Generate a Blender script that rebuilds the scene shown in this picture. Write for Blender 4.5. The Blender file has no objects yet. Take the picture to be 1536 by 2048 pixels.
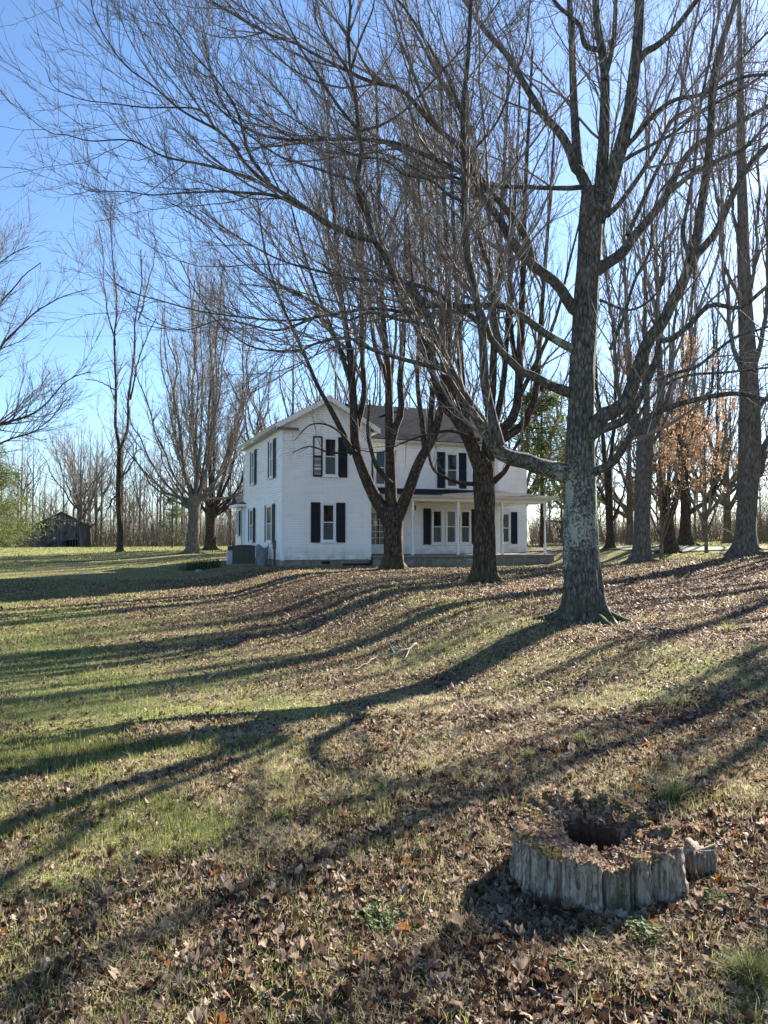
import bpy, math, random
import numpy as np
from mathutils import Vector, Matrix
random.seed(7)
RG = np.random.default_rng(7)
SC = bpy.context.scene
C = SC.collection
F, PX0, PY0, HOR, EYE = 1539.0, 768.0, 1024.0, 1082.0, 1.6
PIT = math.atan((HOR-PY0)/F)
cp, sp = math.cos(PIT), math.sin(PIT)

def W(px, py, d):
    """point seen at pixel (px,py) whose horizontal forward distance is d"""
    xc, yc = (px-PX0)/F, (PY0-py)/F
    fw = cp-sp*yc; up = sp+cp*yc
    k = d/fw
    return np.array([xc*k, d, EYE+up*k])

# ---------------------------------------------------------------- terrain
def tps_fit(P):
    P = np.array(P, float); X, z = P[:, :2]/20.0, P[:, 2]
    n = len(P); d = np.linalg.norm(X[:, None]-X[None], axis=2)
    K = np.where(d > 0, d*d*np.log(d+1e-12), 0)+np.eye(n)*0.01
    A = np.zeros((n+3, n+3)); A[:n, :n] = K; A[:n, n] = 1; A[:n, n+1:] = X; A[n, :n] = 1; A[n+1:, :n] = X.T
    s = np.linalg.solve(A, np.concatenate([z, [0, 0, 0]]))
    return X, s
def tps_eval(m, x, y):
    X, s = m; n = len(X); x = x/20.0; y = y/20.0
    out = s[n]+s[n+1]*x+s[n+2]*y
    for i in range(n):
        r2 = (x-X[i, 0])**2+(y-X[i, 1])**2
        out = out+s[i]*0.5*r2*np.log(r2+1e-12)
    return out
FARP = [(-90, 120, .8), (-45, 120, .8), (-10, 120, 1.0), (30, 120, 1.5), (80, 120, 1.7), (-90, 60, .7), (60, 60, 1.7), (100, 90, 1.7), (-60, 90, .76)]
PLAT = tps_fit([(-8.8, 40, .35), (-3.9, 28.8, .42), (-.9, 20.6, .42), (.7, 15.6, .35), (1.85, 12.3, .3), (2.6, 11, .22), (3.9, 9.4, .2),
    (4.5, 9, .2), (10, 7, .2), (20, 5, .3), (-4.45, 33.7, .5), (9, 37, .40), (3.3, 12.6, .28), (2.6, 20, .44), (4, 35, .46), (8.7, 31, .6), (14.2, 30, 1.05), (11.6, 40, 1.13),
    (14.1, 38, 1.03), (18.1, 46, 1.36), (6, 12, .27), (10, 20, .48), (0, 45, .6), (-6.5, 38, .45), (-17.8, 52, .87), (-12, 48, .86), (-12.6, 56, .93), (5, 50, .9), (-30, 70, .78), (-50, 100, .76), (-25, 5, .3)]+FARP)
LOW = tps_fit([(-20, 30, .02), (-12, 32, -.02), (-15, 20, -.22), (-8, 18, -.28), (-4, 12, -.28), (0, 8, -.18), (3, 6, -.1), (0, 3, .0), (-3, 3, .0), (3, 3, .0), (8, 4, .05), (-10, 5, -.1),
    (0, 0, 0), (-20, 42, .5), (-30, 60, .74), (-12, 42, .4), (-17.8, 52, .87), (-12, 48, .84), (-40, 40, .35), (-50, 20, .1), (20, 0, .1), (0, -10, 0), (0, 20, -.1), (10, 10, .1), (-50, 100, .76), (0, 40, .4), (10, 40, .6), (20, 50, 1.3)]+FARP)
CREST = np.array([(-30, 80), (-13, 50), (-8.8, 40), (-3.9, 28.8), (-.9, 20.6), (.7, 15.6), (1.85, 12.3), (2.6, 11), (3.9, 9.6), (4.9, 9.0), (8.5, 7.6), (14, 6.2), (40, 2)])
def h2(ix, iy, s=0):
    v = np.sin(ix*127.1+iy*311.7+s*74.7)*43758.5453
    return v-np.floor(v)
def vnoise(x, y, s=0):
    ix, iy = np.floor(x), np.floor(y); fx, fy = x-ix, y-iy
    fx = fx*fx*(3-2*fx); fy = fy*fy*(3-2*fy)
    a = h2(ix, iy, s)*(1-fx)+h2(ix+1, iy, s)*fx
    b = h2(ix, iy+1, s)*(1-fx)+h2(ix+1, iy+1, s)*fx
    return a*(1-fy)+b*fy
def fbm(x, y, o=4, s=0):
    t = 0; a = .5
    for i in range(o):
        t = t+a*(vnoise(x, y, s+i)-.5); x = x*2.03+17; y = y*2.03+5; a *= .5
    return t
def sdist(x, y):
    best = np.full(np.shape(x), 1e9); sg = np.ones(np.shape(x))
    for (a, b) in zip(CREST[:-1], CREST[1:]):
        ab = b-a; L2 = (ab**2).sum()
        t = np.clip(((x-a[0])*ab[0]+(y-a[1])*ab[1])/L2, 0, 1)
        dx, dy = x-a[0]-t*ab[0], y-a[1]-t*ab[1]
        d = np.hypot(dx, dy); cr = ab[0]*dy-ab[1]*dx
        m = d < best
        sg = np.where(m, np.where(cr > 0, 1.0, -1.0), sg); best = np.where(m, d, best)
    return best*sg      # + = yard side
def H(x, y):
    x = np.asarray(x, float); y = np.asarray(y, float)
    xc = np.clip(x, -90, 90); yc = np.clip(y, -20, 120)
    p, l = tps_eval(PLAT, xc, yc), tps_eval(LOW, xc, yc)
    t = np.clip((sdist(x, y)+2.7)/3.5, 0, 1); t = t*t*(3-2*t)
    z = l+(p-l)*t
    r = np.hypot(x, y)
    z = z+fbm(x*.35, y*.35, 3, 3)*.10*np.clip(r/6, .2, 1)*np.clip((110-r)/60, .15, 1)
    return z
def hit(px, py, d0=1.2, d1=160):
    d = np.geomspace(d0, d1, 1500)
    q = W(px, py, 1.0); sl = q[2]-EYE
    zz = EYE+sl*d; xx = q[0]*d
    g = H(xx, d); k = np.argmax(zz < g)
    return np.array([xx[k], d[k], g[k]])
def at(px, d):
    x = (px-PX0)/F*d
    return np.array([x, d, float(H(x, d))])

LEAFC = [(50,1130,.3),(200,1180,.35),(400,1190,.75),(600,1200,.75),(100,1240,.15),(300,1230,.45),(100,1330,.1),(400,1330,.3),(600,1290,.65),(250,1420,.12),(550,1400,.35),(100,1500,.15),(350,1500,.25),
(750,1330,.6),(800,1230,.65),(860,1200,.35),(700,1150,.8),(950,1190,.8),(1100,1180,.85),(1350,1180,.95),(1500,1230,.95),(1300,1250,.9),(1000,1290,.5),(1200,1330,.55),(1300,1370,.35),(1480,1380,.4),(900,1400,.7),
(1100,1430,.8),(700,1480,.6),(500,1560,.5),(100,1620,.25),(300,1680,.32),(600,1650,.7),(900,1550,.75),(1200,1520,.9),(1450,1500,.85),(1400,1570,.6),(700,1750,.65),(300,1780,.42),(100,1750,.3),(100,1850,.4),
(500,1900,.7),(800,1900,.85),(1100,1880,.97),(1500,1750,.97),(1450,1880,.85),(1510,1990,.3),(1300,1980,.65),(200,1960,.5),(900,2020,.8),(20,1100,.1),(300,1098,.15),(1450,1092,.1),(1500,1150,.9),(900,1110,.6)]
_lc = []
for (a, b, v) in LEAFC:
    p = hit(a, b); _lc.append((p[0]/p[1], math.log(p[1]), v))
_lc = np.array(_lc)
def leafy(x, y):
    yy = np.maximum(y, 1.0); u = x/yy; v = np.log(yy)
    num = 0; den = 0
    for (a, b, c) in _lc:
        w = 1/(((u-a)*2.2)**2+((v-b))**2+.004)**1.6
        num = num+w*c; den = den+w
    L = num/den
    n = fbm(x*1.1, y*1.1, 4, 11)*.9+fbm(x*4, y*4, 3, 23)*.5
    return np.clip(L+n, 0, 1)

# ---------------------------------------------------------------- mesh helpers
def tag(o, label=None, cat=None, group=None, kind=None):
    if label: o['label'] = label
    if cat: o['category'] = cat
    if group: o['group'] = group
    if kind: o['kind'] = kind
    return o
def link(name, me, parent=None, loc=None):
    o = bpy.data.objects.new(name, me); C.objects.link(o)
    if parent: o.parent = parent
    if loc is not None: o.location = tuple(float(v) for v in loc)
    return o
def empty(name, loc, rz=0):
    o = bpy.data.objects.new(name, None); C.objects.link(o)
    o.location = tuple(float(v) for v in loc); o.rotation_euler[2] = rz; o.empty_display_size = .2
    return o
def mesh_np(name, V, Q=None, T=None, mats=(), smooth=True, attrs=None, mi=None):
    me = bpy.data.meshes.new(name)
    V = np.ascontiguousarray(V, np.float32).reshape(-1, 3)
    li = []; tot = []
    if Q is not None and len(Q): li.append(np.asarray(Q, np.int32).reshape(-1)); tot.append(np.full(len(Q), 4, np.int32))
    if T is not None and len(T): li.append(np.asarray(T, np.int32).reshape(-1)); tot.append(np.full(len(T), 3, np.int32))
    li = np.concatenate(li); tot = np.concatenate(tot)
    me.vertices.add(len(V)); me.vertices.foreach_set('co', V.ravel())
    me.loops.add(len(li)); me.loops.foreach_set('vertex_index', li)
    me.polygons.add(len(tot)); st = np.concatenate([[0], np.cumsum(tot)[:-1]]).astype(np.int32)
    me.polygons.foreach_set('loop_start', st)
    me.polygons.foreach_set('loop_total', tot)
    me.polygons.foreach_set('use_smooth', np.full(len(tot), smooth))
    if mi is not None: me.polygons.foreach_set('material_index', np.asarray(mi, np.int32))
    for m in mats: me.materials.append(m)
    for k, v in (attrs or {}).items():
        a = me.attributes.new(k, 'FLOAT', 'POINT'); a.data.foreach_set('value', np.ascontiguousarray(v, np.float32))
    me.update(calc_edges=True)
    return me
def tubes(P, R, S, close=False):
    n, m, _ = P.shape
    T = np.gradient(P, axis=1); T /= np.linalg.norm(T, axis=2, keepdims=True)+1e-9
    mean = T.mean(1); ref = np.eye(3)[np.argmin(np.abs(mean), axis=1)]
    A = np.cross(T, ref[:, None, :]); A /= np.linalg.norm(A, axis=2, keepdims=True)+1e-9
    B = np.cross(T, A)
    th = np.arange(S)*2*math.pi/S
    V = P[:, :, None, :]+R[:, :, None, None]*(np.cos(th)[None, None, :, None]*A[:, :, None]+np.sin(th)[None, None, :, None]*B[:, :, None])
    idx = np.arange(n*m*S).reshape(n, m, S)
    a = idx[:, :-1, :]; b = np.roll(idx, -1, 2)[:, :-1, :]; c = np.roll(idx, -1, 2)[:, 1:, :]; d = idx[:, 1:, :]
    Q = np.stack([a, b, c, d], -1).reshape(-1, 4)
    return V.reshape(-1, 3), Q
class Acc:
    def __init__(s): s.V = []; s.Q = []; s.T = []; s.n = 0; s.A = []
    def add(s, V, Q=None, T=None, a=None):
        V = np.asarray(V, float).reshape(-1, 3)
        s.V.append(V)
        if Q is not None and len(Q): s.Q.append(np.asarray(Q)+s.n)
        if T is not None and len(T): s.T.append(np.asarray(T)+s.n)
        s.A.append(np.zeros(len(V)) if a is None else (np.full(len(V), float(a)) if np.ndim(a) == 0 else np.asarray(a)))
        s.n += len(V); return s
    def box(s, x0, x1, y0, y1, z0, z1, a=None):
        V = [(x, y, z) for z in (z0, z1) for (x, y) in ((x0, y0), (x1, y0), (x1, y1), (x0, y1))]
        s.add(V, [(3, 2, 1, 0), (4, 5, 6, 7), (0, 1, 5, 4), (1, 2, 6, 5), (2, 3, 7, 6), (3, 0, 4, 7)], a=a); return s
    def tube(s, pts, r, S=8, cap=True):
        P = np.array(pts, float)[None]; R = np.broadcast_to(np.asarray(r, float), (P.shape[1],))[None]
        V, Q = tubes(P, R, S); T = None
        if cap:
            m = P.shape[1]; V = np.vstack([V, P[0, 0], P[0, -1]]); k = m*S; T = []
            for i in range(S):
                j = (i+1) % S; T += [(j, i, k), ((m-1)*S+i, (m-1)*S+j, k+1)]
        s.add(V, Q, T); return s
    def extr(s, poly, axis, a0, a1):
        """extrude a convex/any 2D polygon (as triangulated fan) along an axis; poly in the other two axes"""
        n = len(poly); V = []
        for a in (a0, a1):
            for (p, q) in poly:
                v = [p, q]; v.insert(axis, a); V.append(v)
        Q = [(i, (i+1) % n, n+(i+1) % n, n+i) for i in range(n)]
        T = [(0, i+1, i) for i in range(1, n-1)]+[(n, n+i, n+i+1) for i in range(1, n-1)]
        s.add(V, Q, T); return s
    def obj(s, name, mat, parent=None, smooth=False, loc=None, attr=None):
        V = np.vstack(s.V)
        me = mesh_np(name, V, np.vstack(s.Q) if s.Q else None, np.vstack(s.T) if s.T else None, [mat], smooth, {attr: np.concatenate(s.A)} if attr else None)
        return link(name, me, parent, loc)

# ---------------------------------------------------------------- materials
class NT:
    def __init__(s, name):
        s.m = bpy.data.materials.new(name); s.m.use_nodes = True; s.t = s.m.node_tree; s.t.nodes.clear()
        s.out = s.t.nodes.new('ShaderNodeOutputMaterial')
    def n(s, typ, ins=None, **kw):
        nd = s.t.nodes.new('ShaderNode'+typ)
        for k, v in kw.items(): setattr(nd, k, v)
        for k, v in (ins or {}).items():
            if hasattr(v, 'bl_idname') and hasattr(v, 'is_linked'): s.t.links.new(v, nd.inputs[k])
            else: nd.inputs[k].default_value = v
        return nd
    def pos(s, sc=(1, 1, 1), obj=True):
        c = s.n('TexCoord').outputs['Object'] if obj else s.n('NewGeometry').outputs['Position']
        return s.n('Mapping', {'Vector': c, 'Scale': sc}).outputs[0]
    def noise(s, vec, scale, det=4, rough=.55, dist=0):
        return s.n('TexNoise', {'Vector': vec, 'Scale': scale, 'Detail': det, 'Roughness': rough, 'Distortion': dist}).outputs['Fac']
    def vor(s, vec, scale, feature='F1', out='Distance'):
        return s.n('TexVoronoi', {'Vector': vec, 'Scale': scale}, feature=feature).outputs[out]
    def ramp(s, fac, stops, interp='LINEAR'):
        nd = s.n('ValToRGB', {'Fac': fac}); e = nd.color_ramp; e.interpolation = interp
        while len(e.elements) < len(stops): e.elements.new(.5)
        for el, (p, c) in zip(e.elements, stops):
            el.position = p; el.color = (*c, 1) if len(c) == 3 else c
        return nd.outputs['Color']
    def fr(s, fac, a, b): return s.n('MapRange', {'Value': fac, 'From Min': a, 'From Max': b}).outputs['Result']
    def mix(s, f, a, b, typ='MIX'):
        nd = s.n('Mix', data_type='RGBA', blend_type=typ)
        for k, v in ((0, f), (6, a), (7, b)):
            if hasattr(v, 'bl_idname'): s.t.links.new(v, nd.inputs[k])
            else: nd.inputs[k].default_value = v if k == 0 else ((*v, 1) if len(v) == 3 else v)
        return nd.outputs[2]
    def math(s, op, a, b=0.0): return s.n('Math', {0: a, 1: b}, operation=op).outputs[0]
    def attr(s, name): return s.n('Attribute', attribute_name=name).outputs['Fac']
    def bump(s, h, st=.5, dist=.02): return s.n('Bump', {'Height': h, 'Strength': st, 'Distance': dist}).outputs[0]
    def pbr(s, col, rough=.9, bump=None, spec=.3, metal=0., transl=0.):
        ins = {'Roughness': rough, 'Metallic': metal, 'Specular IOR Level': spec}
        ins['Base Color'] = col if hasattr(col, 'bl_idname') else (*col, 1)
        if bump is not None: ins['Normal'] = bump
        b = s.n('BsdfPrincipled', ins).outputs[0]
        if transl:
            tr = s.n('BsdfTranslucent', {'Color': ins['Base Color']}).outputs[0]
            mx = s.n('MixShader', {0: transl, 1: b, 2: tr}).outputs[0]; b = mx
        s.t.links.new(b, s.out.inputs[0]); return s.m
MAT = {}
def bark(name, c0, c1, c2, ridge=26, lichen=0., moss=0., bs=.8, lcol=(.36, .385, .32)):
    m = NT(name); v = m.pos((1, 1, .27)); v1 = m.pos()
    n0 = m.noise(v, ridge, 6, .72, .6); vr = m.vor(m.pos((1, 1, .33)), ridge*.8, 'DISTANCE_TO_EDGE'); n1 = m.math('ADD', m.math('MULTIPLY', n0, .8), m.math('MULTIPLY', m.fr(vr, .0, .35), .2)); n2 = m.noise(v1, 3, 4)
    col = m.ramp(n1, [(.34, c0), (.5, c1), (.68, c2)])
    col = m.mix(m.fr(n2, .35, .7), col, m.mix(.45, col, (c0[0]*.7, c0[1]*.7, c0[2]*.7)), 'MIX')
    hgt = n1
    if lichen:
        cell = m.noise(v1, 24, 6, .8, .3); big = m.noise(m.pos((1, 1, .45)), 3.0, 3, .6)
        a = m.attr('lich')
        k = m.math('ADD', m.math('MULTIPLY', a, 1.0), m.math('MULTIPLY', m.math('SUBTRACT', big, .5), .9))
        k = m.math('ADD', k, m.math('MULTIPLY', m.math('SUBTRACT', cell, .5), 1.5))
        k = m.fr(k, .87-lichen, .92-lichen)
        lc = m.ramp(m.noise(v1, 60, 3, .7), [(.3, (lcol[0]*.55, lcol[1]*.6, lcol[2]*.55)), (.6, lcol), (.8, (lcol[0]*1.35, lcol[1]*1.3, lcol[2]*1.35))])
        col = m.mix(k, col, lc); hgt = m.math('ADD', n1, m.math('MULTIPLY', k, .25))
    if moss:
        g = m.n('SeparateXYZ', {0: m.pos()}).outputs[2]
        f = m.math('MULTIPLY', m.fr(g, moss, .0), m.fr(m.noise(v1, 5, 5, .7), .42, .62))
        col = m.mix(f, col, (.075, .085, .028))
    MAT[name] = m.pbr(col, .95, m.bump(hgt, bs, .03), .15)
bark('bark_lichen', (.032, .03, .026), (.12, .115, .098), (.25, .24, .21), 24, lichen=.35, moss=.5, bs=1.0)
bark('bark_dark', (.018, .013, .009), (.075, .057, .041), (.16, .13, .10), 16, moss=.7, bs=1.0)
bark('bark_grey', (.065, .056, .046), (.155, .135, .108), (.24, .215, .175), 14, bs=.5)
bark('bark_limb', (.055, .045, .038), (.105, .088, .07), (.17, .15, .125), 18, lichen=.12, bs=.5)
bark('bark_far', (.09, .075, .058), (.16, .135, .105), (.23, .195, .15), 10, bs=.4)
def simple(name, c, rough=.8, var=.15, sc=4, spec=.3, metal=0, transl=0, bmp=0):
    m = NT(name); n = m.noise(m.pos(), sc, 5, .6)
    col = m.mix(m.fr(n, .3, .7), tuple(v*(1-var) for v in c), tuple(min(1, v*(1+var)) for v in c))
    MAT[name] = m.pbr(col, rough, m.bump(n, bmp, .01) if bmp else None, spec, metal, transl)
simple('twig', (.175, .15, .135), .85, .3, 2)
simple('twig_grey', (.19, .16, .13), .85, .3, 2)
simple('twig_far', (.21, .18, .15), .9, .25, .5)
simple('white_paint', (.78, .77, .74), .55, .06, 6)
simple('shutter', (.011, .014, .023), .5, .3, 8)
simple('metal_white', (.62, .62, .62), .4, .05, 6)
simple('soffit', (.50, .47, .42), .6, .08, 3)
simple('hvac', (.065, .07, .055), .5, .15, 9)
simple('hvac_light', (.10, .105, .085), .5, .1, 9)
simple('black_plastic', (.012, .012, .013), .4, .1, 9)
simple('grey_sheet', (.20, .21, .22), .5, .25, 9, transl=.2)
simple('rotten_wood', (.16, .09, .055), .9, .35, 12)
simple('pale_stick', (.36, .31, .25), .85, .25, 14)
simple('brass', (.05, .045, .04), .4, .1, 9, metal=.6)
simple('post_wood', (.13, .10, .075), .9, .3, 9)
simple('curtain', (.20, .20, .21), .9, .12, 3)
m = NT('asphalt'); n = m.noise(m.pos(), 60, 4); MAT['asphalt'] = m.pbr(m.ramp(n, [(.3, (.12, .115, .11)), (.7, (.19, .185, .175))]), .95)
m = NT('concrete'); n = m.noise(m.pos(), 3, 6, .7); n2 = m.noise(m.pos((1, 1, .3)), 9, 4)
MAT['concrete'] = m.pbr(m.mix(m.fr(n2, .5, .75), m.ramp(n, [(.3, (.17, .15, .12)), (.6, (.27, .245, .20)), (.8, (.33, .31, .27))]), (.13, .11, .085)), .95, m.bump(n, .3, .01))
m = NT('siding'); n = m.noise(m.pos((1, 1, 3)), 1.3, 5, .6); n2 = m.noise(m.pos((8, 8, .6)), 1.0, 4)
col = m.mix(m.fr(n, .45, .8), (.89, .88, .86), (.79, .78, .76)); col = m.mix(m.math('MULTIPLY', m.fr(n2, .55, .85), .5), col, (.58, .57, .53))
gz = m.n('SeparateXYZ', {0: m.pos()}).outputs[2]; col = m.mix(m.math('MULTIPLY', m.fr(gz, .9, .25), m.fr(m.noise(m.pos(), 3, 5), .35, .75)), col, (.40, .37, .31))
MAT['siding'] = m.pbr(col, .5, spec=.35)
m = NT('shingle'); v = m.pos(); n = m.noise(v, 8, 3)
bk = m.n('TexBrick', {'Vector': m.pos(), 'Scale': 1.0, 'Mortar Size': .012, 'Brick Width': .30, 'Row Height': .14, 'Color1': (.012, .015, .024, 1), 'Color2': (.022, .026, .036, 1), 'Mortar': (.008, .009, .012, 1)}).outputs['Color']
MAT['shingle'] = m.pbr(m.mix(m.fr(n, .3, .8), bk, (.022, .024, .028)), 1.0, m.bump(m.noise(v, 40, 3), .3, .01), .05)
m = NT('old_shingle'); n = m.noise(m.pos(), 6, 5)
MAT['old_shingle'] = m.pbr(m.ramp(n, [(.3, (.03, .028, .027)), (.7, (.065, .06, .056))]), 1.0, spec=.05)
m = NT('window_glass'); n = m.noise(m.pos(), 1.2, 3)
MAT['window_glass'] = m.pbr(m.ramp(n, [(.35, (.005, .006, .007)), (.7, (.016, .018, .02))]), .04, m.bump(m.noise(m.pos(), 3, 2), .03, .02), .45)
m = NT('barn_wood'); pl = m.n('SeparateXYZ', {0: m.pos()}).outputs[0]
n = m.noise(m.pos((5.5, 5.5, .25)), 1.0, 4, .7); n2 = m.noise(m.pos(), .9, 4)
MAT['barn_wood'] = m.pbr(m.mix(m.fr(n2, .52, .66), m.ramp(n, [(.35, (.025, .024, .025)), (.5, (.10, .096, .097)), (.68, (.20, .19, .185))]), m.ramp(n, [(.3, (.010, .009, .009)), (.7, (.045, .04, .038))])), .95)
m = NT('tin'); n = m.noise(m.pos((6, .5, 1)), 1, 4)
MAT['tin'] = m.pbr(m.ramp(n, [(.3, (.10, .065, .045)), (.6, (.20, .16, .135))]), .7, spec=.4)
# leaves, grass: one colour per leaf from the vertex attribute 'h'
def leafmat(name, stops, transl=.3, rough=.7, nsc=0):
    m = NT(name); c = m.ramp(m.attr('h'), stops)
    if nsc: c = m.mix(m.math('MULTIPLY', m.fr(m.noise(m.pos(obj=False), nsc, 3), .3, .7), .5), c, (.05, .032, .02))
    MAT[name] = m.pbr(c, rough, None, .25, 0, transl)
leafmat('dead_leaf', [(0, (.04, .022, .013)), (.2, (.095, .055, .034)), (.4, (.175, .11, .07)), (.6, (.32, .225, .155)), (.8, (.55, .425, .31)), (.93, (.34, .23, .14)), (1, (.36, .15, .05))], .34, .6, 40)
leafmat('grass_blade', [(0, (.08, .10, .034)), (.3, (.19, .205, .07)), (.55, (.34, .33, .14)), (.75, (.48, .42, .24)), (1, (.58, .49, .34))], .52, .6)
leafmat('orange_leaf', [(0, (.22, .12, .065)), (.5, (.38, .24, .14)), (1, (.50, .37, .25))], .45)
leafmat('needle', [(0, (.035, .05, .018)), (.5, (.10, .125, .04)), (1, (.25, .26, .09))], .35)
leafmat('brush_twig', [(0, (.075, .06, .045)), (.5, (.17, .14, .11)), (1, (.28, .235, .18))], .1)
leafmat('weed', [(0, (.06, .09, .04)), (.5, (.12, .17, .06)), (1, (.2, .25, .11))], .4)
# ---------------------------------------------------------------- ground
def axis(neg, pos, n0, step0, grow):
    a = [0.0]; s = step0
    while a[-1] < pos: a.append(a[-1]+s); s *= grow
    b = [0.0]; s = step0
    while b[-1] > -neg: b.append(b[-1]-s); s *= grow
    return np.array(b[::-1]+a[1:])
gx = axis(900, 900, 0, .035, 1.017); gy = axis(60, 1200, 0, .035, 1.0125)+1.9
X, Y = np.meshgrid(gx, gy); Z = H(X, Y)
r = np.hypot(X, Y)
nearw = np.clip((14-r)/10, 0, 1)
Z = Z+nearw*(fbm(X*6, Y*6, 3, 40)*.03+fbm(X*28, Y*28, 2, 50)*.018)
idx = np.arange(X.size).reshape(X.shape)
Q = np.stack([idx[:-1, :-1], idx[:-1, 1:], idx[1:, 1:], idx[1:, :-1]], -1).reshape(-1, 4)
LF = leafy(X, Y)
m = NT('ground_mat'); v = m.pos(obj=False); L = m.attr('leaf')
vc = m.n('TexVoronoi', {'Vector': v, 'Scale': 13.0, 'Randomness': 1.0})
cell = m.n('SeparateColor', {0: vc.outputs['Color']}).outputs[0]
vc2 = m.n('TexVoronoi', {'Vector': v, 'Scale': 31.0, 'Randomness': 1.0})
cell2 = m.n('SeparateColor', {0: vc2.outputs['Color']}).outputs[1]
leafc = m.ramp(cell, [(0, (.03, .018, .012)), (.3, (.105, .065, .043)), (.6, (.19, .125, .08)), (.85, (.37, .265, .175)), (1, (.25, .12, .06))])
leafc = m.mix(.45, leafc, m.ramp(cell2, [(0, (.04, .026, .016)), (.5, (.20, .135, .085)), (1, (.44, .34, .24))]))
g1 = m.noise(v, 3.5, 5, .7); g2 = m.noise(v, 45, 3, .7)
gr = m.ramp(g2, [(.3, (.05, .062, .022)), (.5, (.20, .22, .07)), (.65, (.36, .355, .14)), (.8, (.50, .45, .25))])
gr = m.mix(m.fr(g1, .5, .9), gr, (.23, .20, .10))
k = m.math('ADD', L, m.math('MULTIPLY', m.math('SUBTRACT', cell2, .5), .7))
col = m.mix(m.fr(k, .35, .62), gr, leafc)
bh = m.math('ADD', m.math('MULTIPLY', cell, .5), m.math('ADD', m.math('MULTIPLY', g2, .8), m.math('MULTIPLY', cell2, .5)))
m.pbr(col, 1.0, m.bump(bh, .9, .05), .05)
me = mesh_np('ground', np.stack([X, Y, Z], -1), Q, None, [m.m], True, {'leaf': LF.ravel()})
tag(link('ground', me), kind='structure')
def GZ(x, y):
    z = H(x, y); r = np.hypot(x, y); w = np.clip((14-r)/10, 0, 1)
    return z+w*(fbm(x*6, y*6, 3, 40)*.03+fbm(x*28, y*28, 2, 50)*.018)

STX = hit(1222, 1838)          # stump foot
ST_C = np.array([STX[0]+.02, STX[1]+.39]); ST_R = .345
def view_pts(n, d0, d1, pw, side=.62):
    u = RG.random(n); p = pw+1
    d = (d0**p+u*(d1**p-d0**p))**(1/p)
    return RG.uniform(-1, 1, n)*(side*.93*d+1.9), d
def keep_off(x, y):
    return np.hypot(x-ST_C[0], (y-ST_C[1])/1.12) > ST_R*1.02
def rotm(n, tilt, yaw):
    """frames: random yaw, tilt"""
    cy, sy = np.cos(yaw), np.sin(yaw); ax = np.stack([cy, sy, 0*cy], -1); ay = np.stack([-sy, cy, 0*cy], -1); az = np.zeros((n, 3)); az[:, 2] = 1
    ct, st = np.cos(tilt)[:, None], np.sin(tilt)[:, None]
    ay2 = ay*ct+az*st; az2 = -ay*st+az*ct
    return ax, ay2, az2
# leaf outline: maple-like
ang = np.radians([-90, -55, -35, -12, 8, 30, 52, 70, 90, 110, 128, 150, 172, 192, 215, 235])
rad = np.array([.55, .72, .66, .84, .72, .94, .74, .78, 1.05, .80, .72, .90, .70, .82, .62, .70])
OUT = np.stack([np.cos(ang)*rad, np.sin(ang)*rad], -1)
def leaves(x, y, z, size, name, mat, parent=None, detailed=True, tiltmax=.9, hmul=None, lift=.0):
    n = len(x); yaw = RG.uniform(0, 6.28, n); tilt = RG.normal(0, .38, n).clip(-tiltmax, tiltmax)
    ax, ay, az = rotm(n, tilt, yaw)
    O = np.vstack([[0, 0], OUT]) if detailed else np.array([(0, -.7), (.62, -.1), (.1, .85), (-.6, .15)])
    k = len(O); r2 = (O**2).sum(1)
    curl = RG.normal(.35, .5, n); fold = RG.normal(0, .65, n)
    jit = RG.normal(0, .08, (n, k)) if detailed else RG.normal(0, .12, (n, k))
    asp = RG.uniform(.5, 1.1, n)
    px = O[None, :, 0]*asp[:, None]*(1+jit); py = O[None, :, 1]*(1+jit)
    pz = curl[:, None]*r2[None]*.7+fold[:, None]*np.abs(O[None, :, 0])*.8+jit*1.2+RG.normal(0, .13, (n, k))+RG.normal(0, .35, n)[:, None]*(O[None, :, 1]**2)
    s = size[:, None]
    P = np.stack([x, y, z], -1)[:, None]+s[..., None]*(px[..., None]*ax[:, None]+py[..., None]*ay[:, None]+pz[..., None]*az[:, None])
    P[..., 2] += (np.abs(tilt)*size*.5+lift)[:, None]
    h = (RG.random(n)*.9+.0 if hmul is None else hmul)
    h = np.where(RG.random(n) < .035, 1.0, h)
    base = (np.arange(n)*k)[:, None]
    T = Q = None
    if detailed:
        t = np.array([(0, i, i+1 if i < k-1 else 1) for i in range(1, k)]); T = (base[:, :, None]+t[None]).reshape(-1, 3)
    else: Q = base+np.arange(4)[None]
    me = mesh_np(name, P, Q, T, [MAT[mat]], False, {'h': np.repeat(h, k)})
    return link(name, me, parent)
def lit_pts(n, d0, d1, pw, thr):
    x, y = view_pts(n, d0, d1, pw); L = leafy(x, y)
    k = (RG.random(n) < thr*L**1.3*(.25+1.5*vnoise(x*1.4+3, y*1.4, 6)*(.5+vnoise(x*5, y*5, 8)))) & keep_off(x, y); return x[k], y[k]
x, y = lit_pts(440000, 1.7, 8.0, .35, 1.0)
sz = RG.lognormal(math.log(.0125), .55, len(x)).clip(.005, .040)
tag(leaves(x, y, GZ(x, y)+.006, sz, 'leaf_litter', 'dead_leaf'), 'curled brown fallen leaves scattered over the nearest ground around the stump', 'fallen leaves', kind='stuff')
x, y = lit_pts(640000, 6.5, 32, .2, .95)
sz = RG.lognormal(math.log(.027), .35, len(x)).clip(.012, .06)*np.clip(y/15, .8, 1.2)
tag(leaves(x, y, GZ(x, y)+.008, sz, 'leaf_litter', 'dead_leaf', detailed=False), 'small brown fallen leaves covering the yard between the stump and the white house', 'fallen leaves', kind='stuff')
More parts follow.
